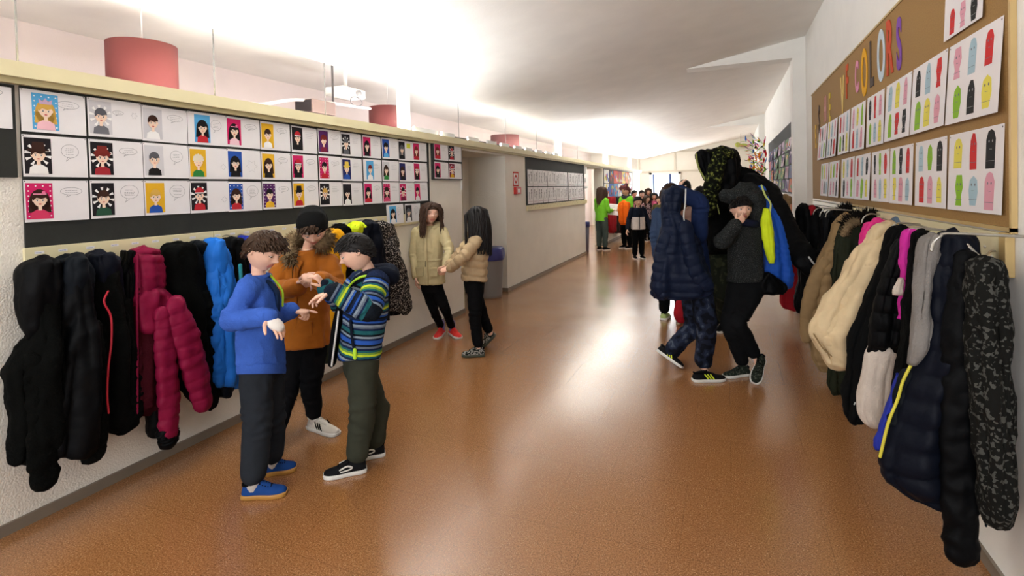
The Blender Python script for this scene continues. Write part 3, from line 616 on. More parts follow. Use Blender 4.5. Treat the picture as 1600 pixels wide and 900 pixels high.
o = obj('paper_feather_garland', V, F_, BR, midx=MI); tag(o, 'bushy garland of bright paper feathers standing out from the far end of the board', 'garland'); o['kind'] = 'stuff'
# third bay: small yellow paper and pictures
s = Sheet((XR-.015, 20.6, 2.4), (0, -1, 0), (-.05, 0, -1), 2.4, .8, pal(216, 206, 190))
for q in range(14): s.ell(rnd.uniform(.2, 2.2), rnd.uniform(.1, .7), .15, .12, [pal(206, 170, 60), pal(170, 120, 80), pal(120, 140, 90), pal(190, 90, 90)][q % 4], q+1, 8)
tag(s.build('wall_poster'), 'pale poster with ochre shapes far down the right wall', 'poster')
o = obj('paper_butterfly', *join(ball((.55, 20.2, 3.0), (.16, .1, .07), 10), ball((.38, 20.2, 3.03), (.1, .08, .09), 10)), pal(170, 176, 90)); tag(o, 'yellow green paper shape hanging near the ceiling far right', 'paper decoration')
tag(obj('hanging_wire', *cyl((.48, 20.2, 3.08), (.48, 20.2, 3.42), .006, 6), pal(90, 84, 70)), 'short wire from the ceiling to the paper shape far right', 'wire')
# ================================================================ cloth materials
def cloth(name, col, rough=.85, kind='weave', sheen=.0, var=.08):
    if name in MATS: return MATS[name]
    m = mat(name, col, rough, var=var, vscale=14, sheen=sheen, spec=.1)
    nt = m.node_tree; b = nt.nodes['Principled BSDF']; tc = nt.nodes.new('ShaderNodeTexCoord')
    a = nt.nodes.new('ShaderNodeTexNoise'); a.inputs['Scale'].default_value = {'weave': 220, 'fleece': 130, 'nylon': 26, 'knit': 160}[kind]; a.inputs['Detail'].default_value = 4
    nt.links.new(tc.outputs['Object'], a.inputs['Vector'])
    bp = nt.nodes.new('ShaderNodeBump'); bp.inputs['Strength'].default_value = {'weave': .35, 'fleece': .8, 'nylon': .5, 'knit': .6}[kind]; bp.inputs['Distance'].default_value = {'weave': .002, 'fleece': .005, 'nylon': .006, 'knit': .004}[kind]
    nt.links.new(a.outputs['Fac'], bp.inputs['Height']); nt.links.new(bp.outputs['Normal'], b.inputs['Normal'])
    return m
def mottled(name, cols, scale, rough=.85, kind='noise', attrname=None):
    """constant-banded pattern (camouflage, leopard, lettering blocks)"""
    m = cloth(name, cols[0], rough); nt = m.node_tree; b = nt.nodes['Principled BSDF']
    for l in list(b.inputs['Base Color'].links): nt.links.remove(l)
    tc = nt.nodes.new('ShaderNodeTexCoord')
    if kind == 'noise':
        n = nt.nodes.new('ShaderNodeTexNoise'); n.inputs['Detail'].default_value = 1.5; out = n.outputs['Fac']; lo, hi = .36, .64
    elif kind == 'cells':
        n = nt.nodes.new('ShaderNodeTexVoronoi'); out = n.outputs['Distance']; lo, hi = .25, .6
    else:
        n = nt.nodes.new('ShaderNodeTexBrick'); n.inputs['Brick Width'].default_value = .35; n.inputs['Row Height'].default_value = .9; out = n.outputs['Fac']
    n.inputs['Scale'].default_value = scale; nt.links.new(tc.outputs['Object'], n.inputs['Vector'])
    r = nt.nodes.new('ShaderNodeValToRGB'); r.color_ramp.interpolation = 'CONSTANT'; e = r.color_ramp.elements
    while len(e) < len(cols): e.new(.5)
    for i, c in enumerate(cols): e[i].position = 0 if i == 0 else lo+(hi-lo)*i/(len(cols)-1) if len(cols) > 2 else .57; e[i].color = (*c, 1)
    nt.links.new(out, r.inputs['Fac']); nt.links.new(r.outputs['Color'], b.inputs['Base Color']); return m
K0 = cloth('black_cloth', C8(6, 7, 8), .9, 'weave'); K1 = cloth('black_nylon', C8(5, 6, 8), .6, 'nylon'); KF = cloth('black_fleece', C8(5, 6, 5), .95, 'fleece')
NV = cloth('navy_nylon', C8(12, 16, 27), .55, 'nylon'); NV2 = cloth('dark_slate_nylon', C8(13, 18, 24), .6, 'nylon')
MR = cloth('maroon_nylon', C8(128, 20, 56), .5, 'nylon'); MRF = cloth('maroon_fleece', C8(60, 12, 22), .95, 'fleece')
BB = cloth('bright_blue_nylon', C8(34, 108, 200), .5, 'nylon'); TE = cloth('teal_edge', C8(50, 140, 150), .6); RB = cloth('royal_blue', C8(38, 50, 150), .6, 'nylon')
MU = cloth('mustard_cloth', C8(222, 160, 20), .6, 'nylon'); FL = cloth('fluo_yellow', C8(214, 236, 40), .6, 'nylon'); LEO = mottled('leopard_cloth', [C8(30, 27, 27), C8(158, 150, 142)], 75)
BE = cloth('beige_nylon', C8(212, 190, 152), .6, 'nylon'); BR_ = cloth('brown_beige_nylon', C8(150, 124, 88), .6, 'nylon'); DG = cloth('dark_green', C8(34, 38, 26), .7, 'nylon')
PKC = cloth('hot_pink', C8(226, 56, 140), .6, 'nylon'); MG = cloth('magenta_lining', C8(206, 50, 160), .7); DEN = cloth('denim_blue', C8(96, 116, 136), .8); GL = cloth('grey_fleece', C8(130, 126, 122), .95, 'fleece'); WF = cloth('white_fleece', C8(212, 200, 188), .95, 'fleece')
RC = cloth('red_cloth', C8(150, 24, 34), .7); PAT = mottled('grey_lettered_cloth', [C8(22, 22, 20), C8(74, 74, 70)], 60, kind='noise'); PE = cloth('peach_cloth', C8(206, 140, 110), .8)
FURB = cloth('black_fur', C8(24, 20, 16), .95, 'fleece'); FURT = cloth('tan_fur', C8(132, 112, 84), .95, 'fleece')
YZ = mat('yellow_zip', C8(206, 196, 60), .5); WZ = mat('white_zip', C8(190, 190, 186), .4); RZ = mat('red_zip', C8(190, 30, 50), .5)
RIVET = mat('metal_bit', (.6, .6, .58), .3, metal=1)
def fur(paths, r, n, ln, seed=1, droop=.0):
    """tufts of pointed hairs around a core tube"""
    rg = np.random.RandomState(seed); V = []; Fc = []
    P = catmull(paths, 60); T = np.gradient(P, axis=0)
    for _ in range(n):
        i = rg.randint(60); t = norm(T[i]); d = norm(np.cross(t, rg.normal(size=3))); d = norm(d+rg.normal(size=3)*.35+np.array([0, 0, -droop]))
        b = P[i]+d*r*.7; u = norm(np.cross(d, rg.normal(size=3))); w = np.cross(d, u); s = ln*.12; L = ln*rg.uniform(.6, 1.2); k = len(V)
        V += [b+u*s, b-u*s*.5+w*s, b-u*s*.5-w*s, b+d*L+np.array([0, 0, -droop*L])]; Fc += [[k, k+1, k+3], [k+1, k+2, k+3], [k+2, k, k+3], [k, k+2, k+1]]
    c = tube(P[::4], r, 12, fold=lambda q, a: 1+.1*np.sin(a*5+q*40)); return join(c, (np.array(V), Fc))
def blanket(plane, nrm, rows, thick, seed, nrow=90, ns=56, quilt=0, qd=.3, folds=.35, lean=None, kx=None):
    """cloth body: px outline rows (y, xl, xr) read on a real plane, given real thickness, folds and quilting"""
    rg = np.random.RandomState(seed); R = np.array(rows, float)
    m0 = (R[0, 1]+R[0, 2])/2; w0 = (R[0, 2]-R[0, 1])/2; R[0, 0] += w0*.12; R = np.vstack([[R[0, 0]-w0*.55, m0-w0*.35, m0+w0*.35], R]); R = catmull(R, nrow); nrm = norm(nrm); V = []; ph = rg.uniform(0, 6, 6); s = 0; last = None
    th = np.arange(ns)*2*PI/ns; tk = np.interp(np.linspace(0, 1, nrow), np.linspace(0, 1, len(thick)), thick) if hasattr(thick, '__len__') else np.full(nrow, thick)
    for i in range(nrow):
        y, xl, xr = R[i]; t = i/(nrow-1); a, b = plane(xl, y), plane(xr, y); c = (a+b)/2; u = (b-a)/2
        if last is not None: s += np.linalg.norm(c-last)
        last = c; ed = min(1, .35+5*t, .45+6*(1-t)); 
        f = 1+folds*min(1, t*2.5)*(.5*np.sin(3*th+ph[0]+2*t)+.35*np.sin(7*th+ph[1]-3*t)+.25*np.sin(12*th+ph[2]+5*t))
        q = 1
        if quilt: q = 1-qd*(1-abs(math.sin(PI*(s/quilt)))**.45)
        e = np.sign(np.cos(th))*np.abs(np.cos(th))**.8
        n_ = np.sin(th)*tk[i]*ed*q*f
        V.append(c+np.outer(e*(1-.06*(1-q)/max(qd, .01) if quilt else 1)*(1+.015*np.sin(9*th+t*20)), u)+np.outer(n_, nrm))
    V = np.vstack(V); Fc = []
    for i in range(nrow-1):
        for j in range(ns): k = (j+1) % ns; Fc.append([i*ns+j, i*ns+k, (i+1)*ns+k, (i+1)*ns+j])
    V = crumple(V, Fc, (.017 if not quilt else .007)*min(1, float(np.max(thick))/.07), .11, seed, (1, 1, .55)); V = crumple(V, Fc, .0055, .045, seed+3, (1, 1, .7))
    Fc.append(list(range(ns))[::-1]); Fc.append([(nrow-1)*ns+j for j in range(ns)]); return V, Fc
def pxline(plane, pts, nrm, off): return [plane(x, y)+norm(nrm)*off for x, y in pts]
def px_sleeve(plane, nrm, pts, rads, off, quilt=0, flat=.8, seed=0, n=32, ns=80, qd=.2):
    flat *= .85; qd *= .6; P = pxline(plane, pts, nrm, off); mpp = np.linalg.norm(plane(pts[0][0]+10, pts[0][1])-plane(*pts[0]))/10
    L = sum(np.linalg.norm(P[i+1]-P[i]) for i in range(len(P)-1)); rg = np.random.RandomState(seed); a0, a1 = rg.uniform(0, 6, 2)
    def fo(q, a):
        r = 1+.05*np.sin(3*a+a0+q*6)+.04*np.sin(5*a+a1-q*11)+.03*math.sin(q*37+a0)
        if quilt: r = r*(1-qd*(1-abs(math.sin(PI*q*L/quilt))**.45))
        return r
    V, Fc = tube(P, [r*mpp for r in rads], n, ns, flat=flat, ref=nrm, fold=fo); return crumple(V, Fc, (.012 if not quilt else .005), .08, seed, (1, 1, 1.2)), Fc
def coat(label, side, dist, rows, m, thick=.07, quilt=0, sleeves=(), hood=None, zips=(), extra=(), group=None, seed=0, folds=.35, qd=.3):
    if side == 'L': X = XL+dist; plane = lambda x, y: onX(x, y, X); nrm = (1, 0, 0)
    elif side == 'R': plane = lambda x, y: onY(x, y, dist); nrm = (0, -1, 0)
    else: plane = lambda x, y: onD(x, y, dist); nrm = -FW
    top = plane((rows[0][1]+rows[0][2])/2, rows[0][0])
    t = root('hanging_coat', label, 'coat', top, group)
    if hood:
        hq = hood[0][len(hood[0])//2]; m_ = (hq[1]+hq[2])/2; w_ = (hq[2]-hq[1])*.40; rows = [(hq[0], m_-w_, m_+w_)]+[r_ for r_ in rows if r_[0] > hq[0]+4]
        hk = list(hood[1]); hood = (hood[0], [v*.85 for v in hk[:-1]]+[.03])+tuple(hood[2:])
    obj('coat_body', *blanket(plane, nrm, rows, thick, seed, quilt=quilt, folds=folds, qd=qd), m, t)
    if hood: obj('hood', *blanket(plane, nrm, hood[0], hood[1], seed+5, nrow=30, quilt=hood[3] if len(hood) > 3 else 0, folds=.12), hood[2], t)
    for s in sleeves: obj('sleeve', *px_sleeve(plane, nrm, s[0], s[1], s[2], quilt=s[4] if len(s) > 4 else 0, seed=seed+3), s[3] if len(s) > 3 and s[3] else m, t)
    for z in zips: obj('zip', *tube(pxline(plane, z[0], nrm, z[1]), z[3] if len(z) > 3 else .004, 8, 40), z[2], t)
    for e in extra: obj(e[0], *blanket(lambda x, y, o=e[4]: plane(x, y)+norm(nrm)*o, nrm, e[1], e[2], seed+9, nrow=30, folds=.2), e[3], t)
    wx = (XL+.02) if side == 'L' else (XR-.02); wz = float(np.clip(top[2]+.01, 1.255, 1.36)) if dist < 8 else top[2]+.01
    V, F_ = tube([top+np.array([0, 0, -.02]), top+np.array([0, 0, .008]), (top*.5+np.array([wx, max(top[1], 2.58) if side == 'R' else top[1], wz])*.5)+np.array([0, 0, .015]), (wx, max(top[1], 2.58) if side == 'R' else top[1], wz)], .0035, 8, 16); obj('hook_wire', V, F_, STEEL, t)
    return t
c3 = lambda rows: [(360+a/2.144, b/2.144, c/2.144) for a, b, c in rows]
p3 = lambda pts: [(a/2.144, 360+b/2.144) for a, b in pts]
G1 = 'coats on the left rail'
coat('long black coat with drooping sleeve, leftmost on the left rail', 'L', .12, c3([(340, 100, 185), (380, 88, 192), (420, 55, 198), (460, 32, 205), (520, 32, 212), (600, 45, 220), (700, 46, 228), (765, 38, 180), (778, 44, 160)]), KF, [.05, .09, .1, .09, .06],
     hood=(c3([(98, 130, 160), (110, 95, 178), (135, 76, 186), (200, 65, 190), (300, 72, 192), (365, 86, 195)]), [.03, .09, .1, .07], K1), sleeves=[(p3([(95, 430), (112, 600), (118, 740), (128, 825)]), [18, 20, 21, 19], .06)], seed=1)
coat('black coat second from the left, with a bulging dark hood', 'L', .15, c3([(280, 200, 308), (340, 195, 315), (420, 185, 322), (500, 170, 326), (600, 150, 330), (700, 148, 322), (745, 152, 300), (752, 160, 290)]), K1, [.06, .09, .1, .07],
     hood=(c3([(86, 228, 260), (100, 204, 278), (130, 192, 293), (200, 192, 302), (300, 205, 310)]), [.03, .1, .1, .06], NV2), sleeves=[(p3([(285, 330), (295, 480), (300, 620), (292, 740)]), [16, 18, 18, 17], .05, KF)], zips=[], seed=2)
coat('dark slate jacket with a red zip edge hanging on the left rail', 'L', .12, c3([(240, 300, 405), (300, 312, 410), (400, 312, 425), (550, 306, 436), (630, 310, 452), (655, 322, 438), (680, 350, 392)]), KF, [.05, .08, .09, .07, .05],
     hood=(c3([(72, 308, 348), (88, 292, 372), (130, 288, 392), (200, 298, 402), (250, 305, 405)]), [.03, .09, .09, .05], NV), sleeves=[(p3([(400, 250), (410, 380), (425, 520), (430, 610)]), [10, 13, 13, 12], .05, KF)],
     zips=[(p3([(312, 200), (299, 235), (322, 285), (323, 370), (313, 450), (309, 540), (314, 600)]), .125, RZ, .005)], seed=3)
coat('quilted maroon jacket with fleece lining on the left rail', 'L', .13, c3([(235, 438, 548), (290, 430, 580), (380, 430, 600), (480, 430, 570), (560, 430, 575), (616, 432, 560)]), MRF, [.05, .07, .08, .06],
     hood=(c3([(58, 464, 498), (72, 446, 522), (105, 438, 538), (160, 440, 545), (220, 440, 545), (270, 436, 552)]), [.03, .1, .11, .1, .06], MR, .05),
     sleeves=[(p3([(505, 272), (514, 380), (524, 540), (528, 665)]), [11, 15, 16, 15], .1, MR, .065), (p3([(543, 245), (575, 350), (608, 470), (638, 570)]), [14, 20, 19, 15], .12, MR, .065), (p3([(528, 662), (530, 690)]), [14.5, 14], .09, K1)],
     extra=[('yoke', c3([(215, 440, 550), (250, 436, 575), (300, 436, 590), (345, 445, 585)]), .085, MR, .015), ('lining', c3([(75, 425, 445), (130, 414, 446), (250, 412, 440), (330, 420, 436)]), .05, K1, -.02), ('lining', c3([(560, 490, 580), (640, 495, 578), (690, 505, 565)]), .05, K1, -.01)], zips=[(p3([(434, 80), (432, 250), (433, 430), (432, 615)]), .07, MR, .006)], seed=4)
coat('plain black fleece coat right of the maroon jacket', 'L', .12, c3([(200, 550, 690), (300, 560, 696), (400, 575, 700), (500, 600, 702), (560, 640, 704), (588, 660, 702)]), KF, [.06, .08, .08, .05],
     hood=(c3([(45, 588, 618), (58, 562, 638), (90, 548, 655), (150, 545, 676), (220, 552, 690)]), [.03, .1, .1, .07], KF), sleeves=[(p3([(665, 230), (680, 350), (685, 480), (682, 570)]), [12, 13, 13, 11], .06)], seed=5)
coat('dark slate hooded jacket squeezed between the black fleece and the bright blue coat', 'L', .1, c3([(120, 660, 704), (300, 672, 706), (450, 680, 708), (540, 684, 706)]), NV, .06, hood=(c3([(40, 652, 676), (55, 645, 690), (90, 655, 700), (130, 662, 704)]), [.02, .07, .07, .05], NV2), seed=6)
coat('bright sky blue coat behind the boy in the blue sweater', 'L', .16, [(430, 324, 358), (480, 324, 366), (540, 326, 370), (590, 328, 374), (605, 330, 372)], BB, [.05, .08, .09, .06],
     hood=([(373, 332, 340), (380, 326, 346), (400, 322, 352), (430, 322, 357), (446, 324, 358)], [.02, .08, .08, .05], BB), sleeves=[([(334, 440), (332, 500), (334, 560), (336, 592)], [10, 11, 11, 10], .05, BB)], zips=[([(360, 414), (362, 460), (360, 520), (358, 560)], .09, TE, .012)],
     extra=[('hem_band', [(596, 330, 368), (610, 334, 360), (620, 338, 352)], .05, NV, 0)], seed=7)
coat('black hood and coat between the sky blue and the royal blue coats', 'L', .1, [(372, 356, 366), (380, 348, 373), (400, 344, 379), (440, 352, 385), (520, 358, 388), (575, 362, 386)], K1, [.02, .08, .08, .06, .05], seed=8)
coat('royal blue hooded coat right behind the blue sweater boy', 'L', .09, [(371, 378, 386), (384, 373, 391), (420, 374, 394), (500, 378, 398), (560, 380, 398)], RB, [.02, .06, .07, .06], seed=9)
coat('mustard yellow coat showing beside the orange parka', 'L', .16, [(360, 513, 524), (368, 508, 529), (390, 505, 531), (440, 506, 534), (500, 508, 536), (530, 510, 534)], MU, [.02, .08, .08, .06], seed=10)
coat('dark green patterned coat hem low behind the orange parka', 'L', .1, [(420, 500, 520), (480, 500, 520), (540, 502, 519), (567, 504, 518)], DG, .06, seed=11)
coat('black coat between the mustard and the fluorescent yellow coats', 'L', .1, [(353, 526, 535), (362, 521, 542), (400, 523, 546), (470, 526, 550), (520, 528, 548)], K0, [.02, .07, .07, .05], seed=12)
coat('fluorescent yellow coat peaking above the striped coat boy', 'L', .12, [(350, 553, 561), (356, 546, 568), (364, 543, 573), (420, 545, 577), (500, 548, 578)], FL, [.02, .07, .07, .05], seed=13)
coat('dark navy hooded coat above the striped coat boy shoulder', 'L', .16, [(347, 570, 581), (354, 565, 589), (380, 567, 594), (430, 572, 602), (500, 580, 606)], NV, [.02, .08, .08, .05], seed=14)
coat('black hooded coat squeezed beside the leopard print coat', 'L', .1, [(349, 584, 594), (356, 580, 600), (390, 584, 606), (450, 592, 612), (487, 598, 622), (493, 603, 618)], K1, [.02, .07, .07, .05], seed=15)
coat('grey leopard print coat, last on the left rail', 'L', .16, [(380, 592, 618), (400, 595, 616), (430, 597, 626), (455, 602, 632), (475, 606, 636), (486, 610, 630)], LEO, [.04, .08, .08, .05], hood=([(349, 593, 603), (354, 589, 612), (368, 591, 619), (384, 592, 618)], [.02, .07, .07, .05], LEO),
     sleeves=[([(608, 395), (616, 430), (622, 462), (626, 480)], [6, 8, 8, 7], .06, LEO)], seed=16)
a = onX(452, 560, XL+.1); P = [onX(x, y, XL+.1) for x, y in [(456, 585), (458, 610), (463, 628), (452, 636), (458, 628), (474, 630)]]
tag(obj('bag_cord', *tube(P, .004, 6, 40), K0), 'thin black cord looping down behind the orange parka boy', 'cord')
# ---------------------------------------------------------------- right side coats (nearest last on the rail)
G2 = 'coats on the right rail'
q2 = lambda pts: [(1220+a/2.647, 300+b/2.647) for a, b in pts]
r2_ = lambda rows: [(300+a/2.647, 1220+b/2.647, 1220+c/2.647) for a, b, c in rows]
coat('black coat with grey lettering print, nearest on the right rail', 'R', 2.33, [(408, 1530, 1546), (416, 1518, 1558), (450, 1514, 1564), (500, 1515, 1569), (560, 1517, 1573), (640, 1525, 1579), (720, 1532, 1580), (785, 1538, 1578), (815, 1546, 1572)], PAT, [.03, .06, .07, .07, .05],
     sleeves=[([(1530, 440), (1526, 540), (1534, 650), (1542, 760)], [12, 14, 14, 12], .03, PAT)], seed=21)
coat('long navy puffer with yellow zip edge hanging on the right rail', 'R', 2.52, [(420, 1446, 1532), (470, 1444, 1534), (520, 1442, 1532), (560, 1430, 1530), (600, 1414, 1528), (650, 1398, 1527), (700, 1380, 1528), (735, 1376, 1530), (760, 1396, 1530), (785, 1440, 1526), (800, 1495, 1524)], NV, [.05, .08, .09, .09, .08, .06], .1, qd=.22,
     hood=([(365, 1470, 1498), (372, 1462, 1516), (395, 1454, 1526), (430, 1447, 1532), (450, 1446, 1532)], [.02, .07, .08, .07], NV), sleeves=[([(1492, 400), (1486, 520), (1482, 640), (1484, 750), (1484, 835)], [18, 25, 26, 26, 25], .1, K1), ([(1420, 590), (1402, 680), (1396, 735)], [14, 18, 14], .0, NV2)],
     zips=[([(1441, 462), (1448, 498), (1434, 540), (1420, 566), (1407, 592), (1399, 620), (1385, 655), (1372, 708)], .03, YZ, .006), ([(1512, 430), (1508, 560), (1514, 680), (1524, 800)], .09, NV2, .004)],
     extra=[('lining', [(368, 1450, 1462), (378, 1436, 1464), (420, 1431, 1458), (470, 1428, 1450), (520, 1422, 1450), (566, 1414, 1430)], .04, GL, .02), ('lining', [(590, 1402, 1410), (630, 1392, 1402), (690, 1370, 1384), (706, 1370, 1378)], .02, RB, -.02)], seed=22)
coat('black fleece edge behind the grey lined navy puffer', 'R', 2.78, [(362, 1434, 1446), (370, 1427, 1455), (420, 1419, 1452), (500, 1412, 1440), (600, 1400, 1430), (650, 1392, 1420)], KF, [.02, .06, .06, .05], seed=23)
coat('magenta lined thin coat showing as a bright pink strip', 'R', 2.95, [(360, 1419, 1428), (367, 1411, 1433), (405, 1408, 1430), (425, 1410, 1424), (470, 1409, 1417), (498, 1407, 1412)], MG, [.02, .05, .04, .03], extra=[('lining', [(436, 1402, 1410), (450, 1396, 1411), (460, 1394, 1410)], .02, WF, .01)], seed=24)
coat('short black puffer with a white fleece lower half on the right rail', 'R', 3.1, [(380, 1400, 1420), (420, 1384, 1422), (460, 1370, 1418), (510, 1360, 1412), (556, 1357, 1402)], K1, [.05, .08, .08, .06], .09, extra=[('fleece_hem', [(548, 1358, 1398), (590, 1350, 1392), (630, 1342, 1388), (652, 1348, 1384), (664, 1360, 1378)], .055, WF, -.01)], seed=25)
coat('long black coat with a pale zip hanging behind the white fleece hem', 'R', 3.32, [(357, 1402, 1418), (366, 1390, 1421), (420, 1374, 1416), (480, 1348, 1402), (530, 1330, 1384), (580, 1324, 1378), (625, 1319, 1370), (648, 1322, 1350), (658, 1330, 1346)], K0, [.03, .07, .08, .08, .06], zips=[([(1368, 490), (1358, 520), (1354, 556), (1340, 600), (1329, 622)], .09, WZ, .0035)], seed=26)
coat('big cream beige coat spread wide on the right rail', 'R', 3.62, [(372, 1352, 1404), (400, 1333, 1400), (440, 1306, 1390), (480, 1283, 1378), (505, 1270, 1368), (522, 1266, 1352), (542, 1280, 1340), (562, 1291, 1334), (572, 1298, 1322)], BE, [.05, .1, .11, .1, .07],
     hood=([(349, 1384, 1396), (354, 1370, 1402), (372, 1352, 1405), (392, 1340, 1400)], [.02, .07, .08, .06], BE), sleeves=[([(1384, 372), (1352, 430), (1322, 480), (1296, 526)], [13, 18, 19, 14], .07), ([(1392, 396), (1366, 450), (1340, 505), (1322, 556)], [10, 12, 13, 11], .09)],
     zips=[([(1268, 516), (1284, 540), (1306, 556), (1328, 566)], .085, BR_, .004)], seed=27)
coat('denim blue hood poking above the cream beige coat', 'R', 3.85, [(345, 1396, 1410), (350, 1388, 1419), (362, 1390, 1422), (400, 1380, 1414), (450, 1372, 1400)], DEN, [.02, .06, .06, .05], seed=28)
coat('hot pink hooded coat behind the cream beige coat', 'R', 4.05, [(346, 1362, 1378), (350, 1351, 1384), (364, 1343, 1382), (385, 1342, 1372), (440, 1336, 1364), (500, 1330, 1356)], PKC, [.02, .06, .06, .05], seed=29)
t = coat('olive green parka with dark fur hood trim on the right rail', 'R', 4.4, [(350, 1316, 1352), (370, 1310, 1350), (400, 1304, 1346), (450, 1300, 1340), (520, 1298, 1334), (570, 1295, 1326), (600, 1293, 1326), (614, 1302, 1320)], DG, [.05, .08, .08, .06], seed=30)
obj('fur_trim', *fur([onY(x, y, 4.35) for x, y in [(1322, 352), (1334, 342), (1350, 338), (1366, 340), (1380, 345)]], .035, 700, .05, 3), FURB, t)
obj('fur_trim', *fur([onY(x, y, 4.3) for x, y in [(1318, 366), (1328, 350), (1340, 345)]], .02, 300, .03, 4), FURT, t)
coat('brown beige puffer with tall hood on the right rail', 'R', 4.85, [(385, 1288, 1322), (410, 1275, 1318), (440, 1263, 1314), (480, 1258, 1312), (520, 1262, 1310), (560, 1270, 1316), (580, 1280, 1316)], BR_, [.05, .08, .09, .06], .09,
     hood=([(334, 1316, 1325), (342, 1306, 1328), (365, 1298, 1326), (385, 1292, 1322), (398, 1286, 1320)], [.02, .07, .07, .06], BR_), sleeves=[([(1288, 405), (1270, 445), (1260, 485), (1258, 525)], [9, 12, 12, 9], .06, BR_, .08)], seed=31)
t = coat('black coat with a black fur hood beside the brown beige puffer', 'R', 5.2, [(335, 1288, 1308), (350, 1282, 1312), (400, 1278, 1308), (440, 1276, 1300)], K1, [.04, .07, .07, .05], seed=32)
obj('fur_trim', *fur([onY(x, y, 5.1) for x, y in [(1312, 336), (1322, 327), (1334, 330)]], .035, 500, .05, 5), FURB, t)
coat('black coat with a red hood lining far along the right rail', 'R', 5.9, [(322, 1250, 1262), (328, 1246, 1282), (350, 1243, 1292), (390, 1244, 1290), (430, 1248, 1284), (470, 1242, 1270), (488, 1246, 1260)], K1, [.03, .08, .08, .06], extra=[('lining', [(323, 1262, 1272), (330, 1258, 1272), (345, 1257, 1264)], .03, RC, .06), ('lining', [(378, 1256, 1262), (398, 1257, 1263)], .03, RC, .08)], seed=33)
coat('red coat low behind the black sleeve, far end of the right rail', 'R', 6.6, [(380, 1236, 1256), (420, 1230, 1254), (455, 1221, 1254), (476, 1220, 1252), (484, 1236, 1252)], RC, .06, seed=34)
for k, (x, y, Y) in enumerate([(1276, 330, 5.85), (1287, 332, 5.15), (1296, 333, 5.1), (1354, 341, 4.3), (1398, 357, 3.5), (1470, 378, 2.42)]):
    p = onY(x, y, Y-.1)
    o = obj('hanger_hook', *tube([(XR-.021, p[1]+.02, max(p[2]+.02, 1.26)), p+np.array([.03, .01, .03]), p+np.array([.0, 0, .02]), p+np.array([-.02, 0, .0]), p+np.array([-.03, -.01, -.03])], .005, 8, 12), STEEL); tag(o, 'steel hook end %s' % ['above the red lined black coat', 'above the black fur hooded coat, left one', 'above the black fur hooded coat, right one', 'above the olive parka fur', 'over the cream beige coat collar', 'over the navy puffer collar'][k], 'hook', 'steel hooks on the right rail')
for k, pts in enumerate([[(1512, 382), (1528, 398), (1543, 410), (1555, 408)], [(1514, 386), (1530, 404), (1540, 412)]]):
    o = obj('coat_hook', *tube([onY(x, y, 2.42) for x, y in pts], .004, 8, 20), STEEL); tag(o, 'white steel wire hook by the wooden strip, %s prong' % ['upper', 'lower'][k], 'hook')
coat('brown patterned fur coat hanging past the first pillar', 'R', 9.2, [(306, 1222, 1232), (312, 1218, 1240), (330, 1218, 1242), (380, 1220, 1242)], BR_, .08, seed=35)
coat('peach coloured coat strip hanging past the first pillar', 'R', 8.7, [(322, 1236, 1241), (345, 1236, 1244), (400, 1236, 1247), (440, 1234, 1246)], PE, .06, seed=36)
# coats on the far left wall behind the women in green
for k, (x0, x1, m, lb) in enumerate([(952, 958, RC, 'dark red coat far left, nearest the bin'), (957, 963, K1, 'black coat far left between the dark red ones'), (962, 968, MRF, 'maroon coat far left behind the orange coat'), (967, 972, K0, 'black coat far left beside the red haired woman'), (984, 990, RC, 'bright red coat far left behind the dark haired boy')]):
    X = XL+.15; rows_ = [(308, x0+2, x1-2), (311, x0, x1), (330, x0-1, x1+1), (355, x0-1, x1+1), (364, x0+1, x1)]
    coat(lb, 'L', .15, rows_, m, .1, seed=40+k)
t = root('coat_rail', 'cream coat rail on the far left wall under the bright pictures', 'coat rail', (XL, 17, 1.2))
obj('rail_board', *box(XL+.001, XL+.03, 14.6, 19.6, 1.15, 1.28), CREAM, t, smooth=False)
